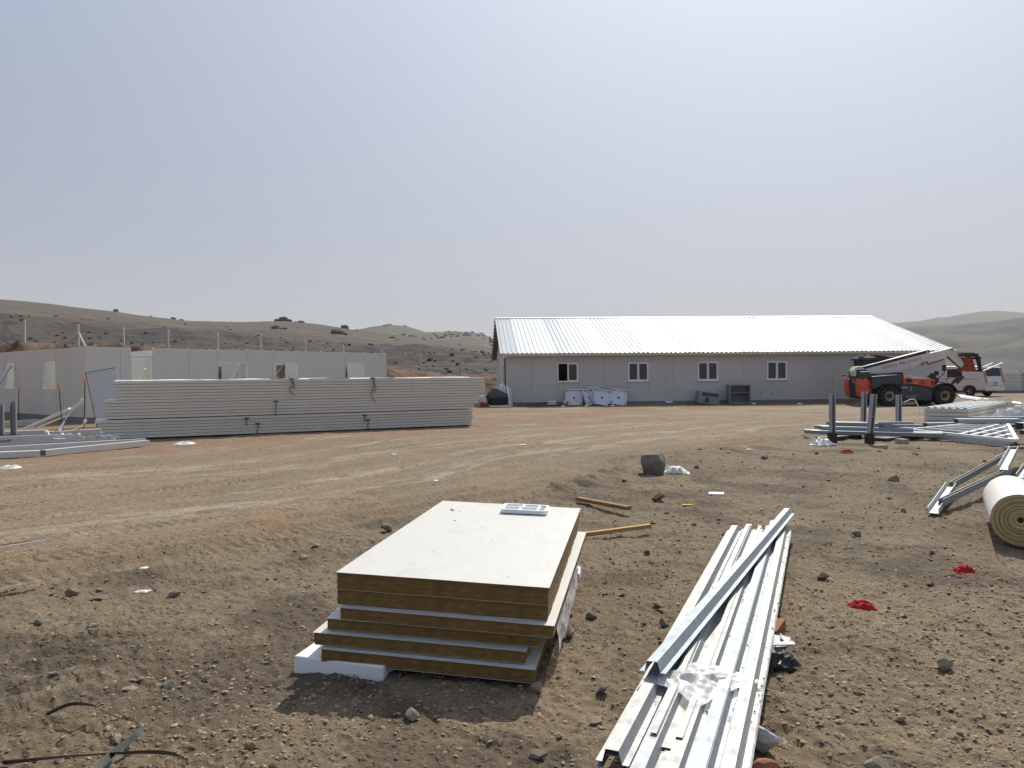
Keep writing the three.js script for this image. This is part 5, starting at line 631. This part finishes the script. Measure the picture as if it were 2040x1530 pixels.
// rolled white membrane
{ const r = 0.245, a = [4.73, r, -7.0], b = [5.45, r, -8.25], dx = b[0] - a[0], dz = b[2] - a[2], L = Math.hypot(dx, dz); const t = T('membrane_roll', 'large white film wrapped roll of felt at the right picture edge, end facing out', 'roll', [a[0], 0, a[2]], Math.atan2(dx, dz)); // local +z runs away from the end
  M('wrapping', (() => { const p = []; for (let k = 0; k <= 26; k++) { const z = L * k / 26; p.push(new THREE.Vector2(r * (1 + 0.012 * (vn(z * 9, 3, 4) - 0.5)), z)); } const g = new THREE.LatheGeometry(p, 44); g.rotateX(Math.PI / 2); const q = g.attributes.position; for (let i = 0; i < q.count; i++) { const th = Math.atan2(q.getY(i), q.getX(i)), n = 1 + 0.03 * (fbm(th * 2.2 + 9, q.getZ(i) * 7, 3, 131) - 0.5); q.setX(i, q.getX(i) * n); q.setY(i, q.getY(i) * n); } g.computeVertexNormals(); return g; })(), MT.roll, t, [0, r, 0]);
  const rings = []; const rr = [0.028, 0.06, 0.062, 0.1, 0.104, 0.13, 0.133, 0.168, 0.172, 0.2, 0.204, 0.238]; for (let k = 0; k + 1 < rr.length; k += 1) { const g = new THREE.LatheGeometry([[rr[k], 0.02], [rr[k], (k * 7 % 5) * -0.003 - 0.002], [rr[k + 1], ((k * 7 + 3) % 5) * -0.003 - 0.002], [rr[k + 1], 0.02]].map(([x, y]) => new THREE.Vector2(x, y)), 44); g.rotateX(Math.PI / 2); rings.push(g); } M('wound_layers', mg(rings), MT.rollEnd, t, [0, r, 0.012]); M('core_tube', mv(cyl(0.03, 0.1, 18), 0, 0, 0.08, Math.PI / 2), MT.black, t, [0, r, 0.0]);
}
// ---------- the stack of rock wool panels in the foreground ----------
{
  const A = -9.2 * D, C = [-0.215, -5.30], R = rng(4), roll = -2.2 * D; // the pile leans a little to its right
  const th = [0.098, 0.085, 0.068, 0.066, 0.07, 0.076], sx = [0, -0.008, 0.04, -0.075, -0.12, -0.055], sz = [0, -0.012, 0.035, 0.0, 0.045, 0.075], ry = [0, 0.004, -0.008, 0.016, 0.0, -0.012];
  const lab = ['topmost, with the food tray on it', 'second, flush under the top one', 'third, jutting out to the right', 'fourth, shifted to the left', 'fifth, sticking out farthest left', 'lowest, resting on the foam block'];
  let y = 0.53;
  th.forEach((h, i) => {
    y -= h + 0.0035; const t = T('sandwich_panel', `white faced rock wool panel in the near stack, ${lab[i]}`, 'panel', [C[0] + sx[i] * Math.cos(A) + sz[i] * Math.sin(A), y, C[1] - sx[i] * Math.sin(A) + sz[i] * Math.cos(A)], A + ry[i], 'rock wool panels in the near stack'); t.rotation.order = 'YXZ'; t.rotation.z = roll + (R() - 0.5) * 0.004; t.rotation.x = (i === 5 ? 0.006 : 0) ;
    const w = 1.205, l = 2.4, g = (() => { const q = new THREE.BoxGeometry(w - 0.012, h - 0.006, l - 0.012, 46, 5, 90), p = q.attributes.position; for (let k = 0; k < p.count; k++) { const x = p.getX(k), yy = p.getY(k), z = p.getZ(k); if (Math.abs(Math.abs(x) - (w - 0.012) / 2) < 1e-4) p.setX(k, x + Math.sign(x) * (0.009 * (fbm(z * 9 + i * 7, yy * 60, 3, 141 + i) - 0.55))); if (Math.abs(Math.abs(z) - (l - 0.012) / 2) < 1e-4) p.setZ(k, z + Math.sign(z) * (0.009 * (fbm(x * 9 + i * 5, yy * 60, 3, 151 + i) - 0.55))); } q.computeVertexNormals(); return uvm(q); })();
    M('wool_core', g, MT.wool, t, [0, h / 2, 0]);
    const sheet = (() => { const q = new THREE.BoxGeometry(w, 0.0022, l, 24, 1, 48), p = q.attributes.position; for (let k = 0; k < p.count; k++) { const x = p.getX(k), z = p.getZ(k), ex = Math.max(0, Math.abs(x) - w / 2 + 0.1) / 0.1, ez = Math.max(0, Math.abs(z) - l / 2 + 0.1) / 0.1; p.setY(k, p.getY(k) + 0.0016 * (fbm(x * 2 + i, z * 2, 2, 161) - 0.5) * 2 - 0.002 * Math.max(ex * fbm(z * 3, i, 2, 162), ez * fbm(x * 4, i, 2, 163))); } q.computeVertexNormals(); return uvm(q); })();
    const ts = M('top_sheet', sheet, MT.sheet, t, [0, h, 0]), bs = M('bottom_sheet', sheet, i === 5 ? MT.sheetBack : MT.sheet, t, [0, 0.0005, 0]); bs.scale.set(0.984, 1, 0.992); if (i === 1) ts.scale.set(0.984, 1, 0.992);
    if (i === 0) for (const [a, b, s] of [[-0.42, -0.78, 0.012], [-0.40, -0.76, 0.006], [-0.35, -0.74, 0.005], [-0.30, -0.38, 0.007], [0.35, 1.05, 0.003], [0.1, 0.2, 0.004], [-0.05, -0.2, 0.003], [0.4, -0.1, 0.003], [-0.2, 0.6, 0.003]]) M('mud_crumb', rockGeo(170 + Math.round(s * 999), s * 1.5, s * 0.5, s, 1, 6), MT.rockBrown, t, [a, h + 0.001, b]);
  });
  T1('plastic_film', 'clear wrapping film clinging to the side of the near panel stack', 'plastic film', (() => { const g = new THREE.PlaneGeometry(1.5, 0.2, 40, 12), p = g.attributes.position; for (let k = 0; k < p.count; k++) p.setZ(k, 0.03 * fbm(p.getX(k) * 9, p.getY(k) * 14, 3, 171)); const q = g.toNonIndexed(); q.computeVertexNormals(); return q; })(), MT.film, [0.352, 0.15, -4.95], [0, Math.PI / 2 + A, 0.0]);
}
T1('foam_block', 'white polystyrene block under the left front corner of the near panel stack', 'foam', (() => { const g = new RoundedBoxGeometry(0.56, 0.1, 0.42, 8, 0.008), p = g.attributes.position; for (let i = 0; i < p.count; i++) { const x = p.getX(i), z = p.getZ(i); p.setXYZ(i, x - (x > 0.2 && z > 0 ? (x - 0.2) * z * 1.2 : 0), p.getY(i) + 0.006 * (fbm(x * 9, z * 9 + 5, 3, 181) - 0.5), z + 0.012 * (fbm(x * 12, p.getY(i) * 20, 3, 182) - 0.5)); } g.computeVertexNormals(); return g; })(), MT.foam, [-0.915, 0.022, -4.34], [0, -0.25, -0.03]);
T1('foam_block', 'smaller polystyrene block hidden under the rear of the near panel stack', 'foam', box(0.9, 0.09, 0.25, 0.015), MT.foam, [0.1, 0.02, -6.2], [0, -0.13, -0.04]);
{ // food tray
  const t = T('food_tray', 'white plastic compartment food tray lying on the near panel stack', 'tray', [0.10, 0.5255, -6.16], -7 * D); t.rotation.order = 'YXZ'; t.rotation.z = -2.2 * D;
  const rr = (x0, y0, x1, y1, r) => { const p = []; for (const [cx, cy, a0] of [[x1 - r, y1 - r, 0], [x0 + r, y1 - r, 90], [x0 + r, y0 + r, 180], [x1 - r, y0 + r, 270]]) for (let k = 0; k <= 4; k++) { const a = (a0 + k * 22.5) * D; p.push([cx + r * Math.cos(a), cy + r * Math.sin(a)]); } return p; };
  const cells = [[-0.165, 0.005, -0.03, 0.115], [-0.012, 0.005, 0.10, 0.115], [0.118, -0.02, 0.167, 0.115], [-0.165, -0.115, -0.045, -0.012], [-0.028, -0.115, 0.10, -0.012], [0.118, -0.115, 0.167, -0.038]];
  const plate = (gr, d) => { const g = poly(rr(-0.19 + gr, -0.14 + gr, 0.19 - gr, 0.14 - gr, 0.03), d, 0, cells.map(([a, b, c, e]) => rr(a + gr * 0.4, b + gr * 0.4, c - gr * 0.4, e - gr * 0.4, 0.014).reverse())); g.rotateX(-Math.PI / 2); return g; };
  M('rim', plate(0, 0.006), MT.tray, t, [0, 0.032, 0]); M('walls', plate(0.01, 0.026), MT.tray, t, [0, 0.016, 0]); const b = poly(rr(-0.175, -0.125, 0.175, 0.125, 0.03), 0.003); b.rotateX(-Math.PI / 2); M('base', b, MT.tray, t, [0, 0.0025, 0]);
}
// loose timbers
T1('plank', 'brown sawn plank lying aslant behind the near panel stack', 'plank', box(1.03, 0.045, 0.085, 0.005), MT.wood, [1.10, 0.05, -9.27], [0, -Math.atan2(0.89, 0.52), 0.03]);
T1('plank', 'slender pale yellow batten lying right of the near panel stack', 'plank', box(0.78, 0.04, 0.05, 0.004), MT.woodPale, [1.06, 0.05, -7.66], [0, 0.36, 0.035]);
// ---------- bundle of galvanized hat profiles ----------
{
  const F = [0.62, -2.9], E = [2.42, -7.32], dx = E[0] - F[0], dz = E[1] - F[1], LL = Math.hypot(dx, dz), ux = dx / LL, uz = dz / LL, nx = -uz, nz = ux; // nx,nz: across, to the right
  const tk = 0.0022, hw = 0.026, bw = 0.04, fl = 0.026, hh = 0.052;
  const line = [[-bw - fl, 0], [-bw, 0], [-hw, hh], [hw, hh], [bw, 0], [bw + fl, 0]];
  const prof = (() => { const up = line.map(([x, y]) => [x, y + tk]); return [...line.map(([x, y]) => [x, y]), ...up.reverse()]; })();
  const geo = new Map(); const hat = (L) => { const k = L.toFixed(2); if (!geo.has(k)) geo.set(k, poly(prof, L)); return geo.get(k); };
  const yaw = Math.atan2(-ux, -uz), gP = 'galvanized hat profiles in the near bundle', R = rng(19);
  const cols = [ // across, base height, layers, inverted, start, end, description
    [-0.23, 0.10, 6, false, -0.06, 4.55, 'outer left column'], [-0.115, 0.085, 6, false, -0.35, 4.75, 'second column from the left'], [-0.055, 0.165, 4, true, 0.13, 4.62, 'upturned column over the gap'], [0.005, 0.09, 6, false, -0.5, 4.5, 'middle column'], [0.105, 0.10, 7, false, -0.55, 4.88, 'fifth column from the left'], [0.205, 0.10, 7, false, -0.55, 4.80, 'outer right column'],
  ];
  const lw = ['lowest', 'second lowest', 'third lowest', 'fourth lowest', 'fifth lowest', 'sixth lowest', 'seventh lowest'];
  const mats = [MT.steel, MT.steelB, MT.steel.clone()]; mats[2].color.setRGB(0.475, 0.48, 0.47); const dirty = MT.steel.clone();
  cols.forEach(([off, y, n, inv, s0, s1, d], ci) => { for (let k = 0; k < n; k++) {
    const j = (R() - 0.5) * 0.004, a = s0 + (R() - 0.5) * 0.05, b = s1 + (R() - 0.5) * 0.09, L = Math.round((b - a) * 20) / 20, m = (a + b) / 2, top = k === n - 1;
    const o = T1('hat_profile', `galvanized hat profile in near bundle, ${d}, ${top ? 'topmost' : lw[k]}`, 'steel profile', hat(L), mats[(ci + k) % 3], [F[0] + ux * m + nx * (off + j), y + k * 0.0062, F[1] + uz * m + nz * (off + j)], undefined, gP);
    o.rotation.order = 'YXZ'; o.rotation.set(0, yaw, inv ? Math.PI : (R() - 0.5) * 0.02);
  } });
  // loose one thrown across
  { const a = [0.66, 0.205, -3.60], b = [2.74, 0.265, -7.5], L = Math.hypot(b[0] - a[0], b[2] - a[2]); const o = T1('hat_profile', 'single loose galvanized hat profile lying slantwise across the near bundle', 'steel profile', hat(Math.round(L * 20) / 20), MT.steelB, [(a[0] + b[0]) / 2, 0.222, (a[2] + b[2]) / 2]); o.rotation.order = 'YXZ'; o.rotation.set(Math.atan2(0.03, L), Math.atan2(a[0] - b[0], a[2] - b[2]), 0.05); }
  // bearers
  for (const [m, w] of [[-0.15, 'nearest the camera'], [2.1, 'in the middle'], [4.2, 'at the far end']]) T1('bearer_timber', `timber bearer under the near profile bundle, ${w}`, 'timber', box(0.5, 0.075, 0.09, 0.004), MT.wood, [F[0] + ux * m - nx * 0.02, 0.048, F[1] + uz * m - nz * 0.02], [0, Math.atan2(-nz, nx), 0], 'bearers under the near bundle');
  T1('timber_block', 'orange brown timber block sticking out beside the near profile bundle', 'timber', box(0.09, 0.085, 0.27, 0.005), mat([0.52, 0.21, 0.085], 0.8, 0, { map: texWood }), [1.60, 0.055, -4.62], [0, yaw - 0.15, 0.03]);
  { const g = crumple(0.42, 0.34, 60, 50, 0.045, 191, false, 0.35); const o = T1('plastic_film', 'crumpled clear plastic film lying on the near profile bundle', 'plastic film', g, MT.film, [0.90, 0.165, -3.60], [0, 0.6, 0]); }
  { const R2 = rng(23), g = []; for (let k = 0; k < 260; k++) { const m = 0.4 + 4.0 * R2(), off = [0.055, 0.155, -0.17, 0.26][Math.floor(R2() * 4)] + (R2() - 0.5) * 0.03, s = 0.0025 + 0.007 * R2() * R2(); g.push(mv(rockGeo(300 + k % 5, s, s * 0.5, s, 0, 4), F[0] + ux * m + nx * off, 0.143, F[1] + uz * m + nz * off, 0, R2() * 6, 0)); } const o = T1('mud_crumbs', 'crumbs of dried mud scattered over the near profile bundle', 'mud', mg(g), MT.rockBrown); o.userData.kind = 'stuff'; }
}
T1('steel_offcut', 'dark folded steel offcut on the ground beside the orange timber bearer', 'steel offcut', mg(bar([1.42, 0.03, -4.18], [1.56, 0.10, -4.4], 0.12, 0.006), bar([1.56, 0.10, -4.4], [1.63, 0.06, -4.38], 0.1, 0.006), bar([1.44, 0.09, -4.3], [1.6, 0.1, -4.28], 0.05, 0.006)), MT.steelDull);
T1('plastic_scrap', 'black plastic scrap under the edge of the near profile bundle', 'litter', crumple(0.26, 0.16, 12, 8, 0.09, 195), MT.black, [1.46, 0.01, -4.22]);
T1('brick', 'broken orange brick at the bottom picture edge by the profile bundle', 'brick', rockGeo(210, 0.1, 0.05, 0.06, 2, 9), MT.brick, [0.985, 0.0, -3.0], [0, 0.4, 0]);
// ---------- straps, rags, litter ----------
function band(pts, w, seed, m, name, label, cat, vert) { const c = new THREE.CatmullRomCurve3(pts.map((p) => new THREE.Vector3(...p))), N = 70, P = [], I = []; const q = c.getPoints(N); for (let i = 0; i <= N; i++) { const a = q[Math.max(0, i - 1)], b = q[Math.min(N, i + 1)], d = b.clone().sub(a).normalize(), s = new THREE.Vector3(-d.z, 0, d.x), up = 0.75 + 0.25 * Math.sin(i * 0.12 + seed); const off = new THREE.Vector3(s.x * (1 - vert), up * vert, s.z * (1 - vert)).multiplyScalar(w / 2), n = new THREE.Vector3().crossVectors(d, off).normalize().multiplyScalar(0.0015); for (const [f, e] of [[1, 1], [-1, 1], [-1, -1], [1, -1]]) P.push(q[i].x + off.x * f + n.x * e, q[i].y + off.y * f + n.y * e, q[i].z + off.z * f + n.z * e); if (i < N) for (let k = 0; k < 4; k++) { const A = i * 4 + k, B = i * 4 + (k + 1) % 4; I.push(A, B, A + 4, B, B + 4, A + 4); } } const g = new THREE.BufferGeometry(); g.setAttribute('position', new THREE.Float32BufferAttribute(P, 3)); g.setIndex(I); const h = g.toNonIndexed(); h.computeVertexNormals(); return T1(name, label, cat, h, m); }
band([[-2.24, 0.043, -3.58], [-2.16, 0.068, -3.63], [-2.05, 0.063, -3.63], [-1.95, 0.048, -3.58], [-1.84, 0.058, -3.50], [-1.73, 0.068, -3.43], [-1.68, 0.063, -3.36], [-1.70, 0.053, -3.28], [-1.72, 0.048, -3.18], [-1.72, 0.043, -3.0]], 0.042, 1, MT.strapM, 'packing_strap', 'curved black packing strap snaking over the gravel at the lower left corner', 'strap', 0.55);
band([[-2.15, 0.038, -3.14], [-1.95, 0.043, -3.17], [-1.76, 0.048, -3.185], [-1.55, 0.053, -3.19], [-1.45, 0.048, -3.18], [-1.38, 0.038, -3.15]], 0.042, 2, MT.strapM, 'packing_strap', 'straight black packing strap along the bottom picture edge', 'strap', 0.6);
band([[-4.3, 0.048, -5.2], [-3.95, 0.068, -5.5], [-3.83, 0.063, -5.75], [-3.72, 0.058, -5.92]], 0.05, 3, MT.filmWhite, 'plastic_strip', 'white plastic strip on the dirt at the left picture edge', 'litter', 0.3); band([[-4.25, 0.048, -5.25], [-3.95, 0.048, -5.6], [-3.85, 0.048, -5.85]], 0.025, 4, MT.filmWhite, 'plastic_strip', 'narrow white plastic strip beside the wider one at left', 'litter', 0.2);
T1('stick', 'thin whitish stick on the road at the left picture edge', 'stick', bar([-5.3, 0.02, -6.85], [-4.66, 0.03, -7.5], 0.014, 0.014), MT.whitePaint); T1('stick', 'second thin reddish stick beside the whitish one at left', 'stick', bar([-5.4, 0.02, -7.0], [-4.85, 0.025, -7.5], 0.012, 0.012), MT.woodPale);
T1('red_rag', 'bright red crumpled rag on the gravel right of the profile bundle', 'rag', crumple(0.2, 0.11, 26, 18, 0.05, 201, false), MT.red, [2.45, gh(2.45, -5.3), -5.3], [0, -0.2, 0]); T1('red_rag', 'darker red crumpled rag on the gravel below the white roll', 'rag', crumple(0.16, 0.11, 24, 16, 0.06, 205, false), MT.red, [3.72, gh(3.72, -6.2), -6.2], [0, 0.3, 0]);
T1('white_card', 'small white rectangular card flat on the gravel', 'card', box(0.2, 0.008, 0.14), MT.white, [2.76, gh(2.76, -10.2) + 0.02, -10.2], [0.05, -0.25, 0.02]); T1('yellow_scrap', 'thin yellow scrap on the gravel below the brown rock', 'litter', box(0.13, 0.012, 0.03), MT.yellow, [2.16, gh(2.16, -9.3) + 0.015, -9.3], [0, 0.1, 0]);
[[-2.88, -5.82, 0.16, 'paired white plastic scraps near the tyre track at left', 0], [-2.43, -15.4, 0.2, 'little white scrap standing on the road before the long pile', 1], [-1.19, -11.6, 0.16, 'pinkish pale scrap in the middle of the road', 0], [0.22, -17.1, 0.2, 'pale scrap on the road beyond the near stack', 0], [4.9, -15.6, 0.2, 'white paper ball on the gravel left of the white bag', 1], [-3.2, -6.5, 0.15, 'dusty grey plastic scrap at the road edge at left', 0], [2.9, -3.7, 0.06, 'tiny white foam chip on the gravel at lower right', 1]].forEach(([x, z, s, l, k], i) => T1('paper_scrap', l, 'litter', crumple(s * 0.7, s * 0.42, 9, 6, k ? s * 0.22 : s * 0.08, 220 + i), MT.bag, [x, gh(x, z) + 0.005, z], [0, i, 0]));
T1('plastic_bag', 'crumpled white plastic bag lying right beside the large boulder', 'bag', mg(crumple(0.5, 0.3, 26, 18, 0.11, 231, false), mv(crumple(0.24, 0.2, 16, 14, 0.1, 232, false), 0.05, 0.02, 0.12)), MT.bag, [2.64, 0.0, -12.35], [0, -0.2, 0]);
// ---------- stones ----------
{
  const put = (label, x, z, sx, sy, sz, seed, m, ry = 0, opt = [3, 14, 0.05], sink = 0.12) => T1('stone', label, 'stone', rockGeo(seed, sx / 2, sy / 2, sz / 2, ...opt), m, [x, gh(x, z) - sy * sink, z], [0, ry, 0]);
  T1('boulder', 'large grey block shaped boulder beside a white plastic bag', 'stone', uvm(new ConvexGeometry([[-0.205, 0.255, 0.02], [-0.18, 0.325, -0.03], [-0.12, 0.345, 0.1], [-0.05, 0.365, -0.1], [0.05, 0.35, 0.12], [0.14, 0.355, 0.03], [0.205, 0.29, 0.0], [0.19, 0.31, -0.08], [-0.19, 0.17, 0.09], [-0.06, 0.22, 0.19], [0.09, 0.25, 0.175], [0.2, 0.18, 0.06], [-0.15, 0.06, 0.03], [-0.1, 0.0, 0.1], [0.02, 0.04, 0.165], [0.15, 0.02, 0.09], [0.17, 0.05, -0.04], [-0.12, 0.0, -0.1], [0.12, 0.0, -0.12], [-0.16, 0.2, -0.14], [0.1, 0.22, -0.18]].map((q) => new THREE.Vector3(...q)))), MT.rock, [2.27, gh(2.27, -12.2) - 0.02, -12.2], [0, 0.1, 0]);
  put('rounded brown rock in front of the large boulder', 1.88, -9.75, 0.26, 0.17, 0.2, 402, MT.rockBrown, 0.4); put('brown wedge shaped rock alone on the gravel at right', 5.75, -11.35, 0.34, 0.17, 0.24, 403, MT.rockBrown, 0.9);
  put('pale stone at the right front corner of the near stack', 0.115, -3.93, 0.1, 0.09, 0.09, 404, MT.rockMid); put('grey stone by the right side of the near stack, the middle one', 0.53, -5.09, 0.09, 0.075, 0.07, 405, MT.rock); put('jagged stone by the right side of the near stack, the nearest one', 0.35, -4.75, 0.11, 0.09, 0.09, 406, MT.rockMid, 1); put('small grey stone by the right side of the near stack, the farthest', 0.38, -5.18, 0.07, 0.05, 0.06, 407, MT.rock, 2);
  put('dark upright stone at the road edge at left', -3.38, -5.74, 0.13, 0.11, 0.1, 408, MT.rockBrown); put('small dark stone lower left of the upright one', -3.2, -5.05, 0.08, 0.06, 0.07, 409, MT.rock); put('grey pointed stone beside the left edge of the near stack', -1.33, -7.98, 0.17, 0.13, 0.13, 410, MT.rock, 0.5);
  put('pale grey angular stone on the gravel at lower right', 2.4, -4.19, 0.12, 0.08, 0.09, 412, MT.rockMid, 0.3); put('dark stone left of the profile bundle at mid length', 0.99, -4.96, 0.09, 0.07, 0.08, 413, MT.rock, 1); put('brown stone right of the far end of the profile bundle', 2.48, -6.04, 0.12, 0.08, 0.1, 414, MT.rockBrown); put('grey stone between the profile bundle and the white roll', 3.48, -7.6, 0.16, 0.09, 0.12, 415, MT.rock, 1.2);
  put('dark stone at the bottom picture edge left of the profile bundle', 0.1, -3.25, 0.1, 0.055, 0.08, 416, MT.rock); put('dark stone left of the near end of the profile bundle', 0.45, -3.88, 0.08, 0.06, 0.07, 417, MT.rock, 0.7); put('broad grey stone at the bottom picture edge at right', 1.52, -3.14, 0.14, 0.09, 0.12, 418, MT.rockMid, 0.2);
  T1('stone', 'chalk white lump lying right of the near end of the profile bundle', 'stone', rockGeo(419, 0.1, 0.065, 0.075, 4, 14, 0.1), MT.rockPale, [1.08, gh(1.08, -3.26) - 0.005, -3.26], [0, -0.5, 0]);
  put('flat dark slab stone near the left tyre track', -3.13, -5.66, 0.18, 0.04, 0.1, 420, MT.rock, 0.4); put('broken pair of tan stones on the gravel at left', -2.58, -5.7, 0.13, 0.07, 0.09, 421, MT.rockMid, 0.6); put('dark stone by the steel frame', 5.4, -9.45, 0.16, 0.1, 0.12, 422, MT.rock); put('dark stone by the low end of the steel frame', 4.6, -8.85, 0.13, 0.09, 0.1, 423, MT.rock, 1.4); put('brown stone right of the orange timber bearer', 1.58, -4.7, 0.11, 0.06, 0.09, 424, MT.rockBrown, 0.8); put('small stone before the slender batten', 1.22, -6.88, 0.09, 0.06, 0.08, 425, MT.rock, 0.5); put('dark stone up by the road edge right of the boulder', 4.75, -14.2, 0.2, 0.12, 0.16, 426, MT.rock); put('small dark stone right of the boulder', 3.15, -12.85, 0.13, 0.1, 0.1, 427, MT.rock, 0.9); put('leaning grey slab stone behind the near stack', 0.0, -9.2, 0.2, 0.09, 0.1, 428, MT.rock, 0.5);
  // the many smaller loose stones
  const R = rng(58), gs = Array.from({ length: 8 }, (_, k) => rockGeo(430 + k, 0.5, 0.27, 0.42, 2, 20, 0.06)), ms = [MT.rock, MT.rockMid, MT.rockBrown, MT.rockMid]; let n = 0, guard = 0;
  while (n < 150 && guard++ < 6000) {
    const zz = 2.9 + 17 * Math.pow(R(), 1.5), x = (R() * 2 - 1) * 0.68 * zz, rd = roadDist(x, -zz); if (rd > 0.2 && R() < 0.93) continue; if (x > -1.1 && x < 0.75 && zz > 3.9 && zz < 6.8) continue; const f = (zz - 2.9) / 4.42, bx = 0.62 + 1.8 * f; if (zz < 7.7 && Math.abs(x - bx) < 0.42) continue;
    const s = (0.03 + 0.075 * Math.pow(R(), 2.2)) * (1 + 0.03 * zz); const o = T1('small_stone', 'small angular loose stone on the bare gravel', 'stone', gs[Math.floor(R() * 8)], ms[Math.floor(R() * 4)], [x, gh(x, -zz) - 0.1 * s, -zz], [(R() - 0.5) * 0.5, R() * 6.3, (R() - 0.5) * 0.5], 'small loose stones on the gravel'); o.scale.set(s * (0.8 + 0.6 * R()), s * (0.7 + 0.6 * R()), s); n++;
  }
}
renderer.render(scene, camera);
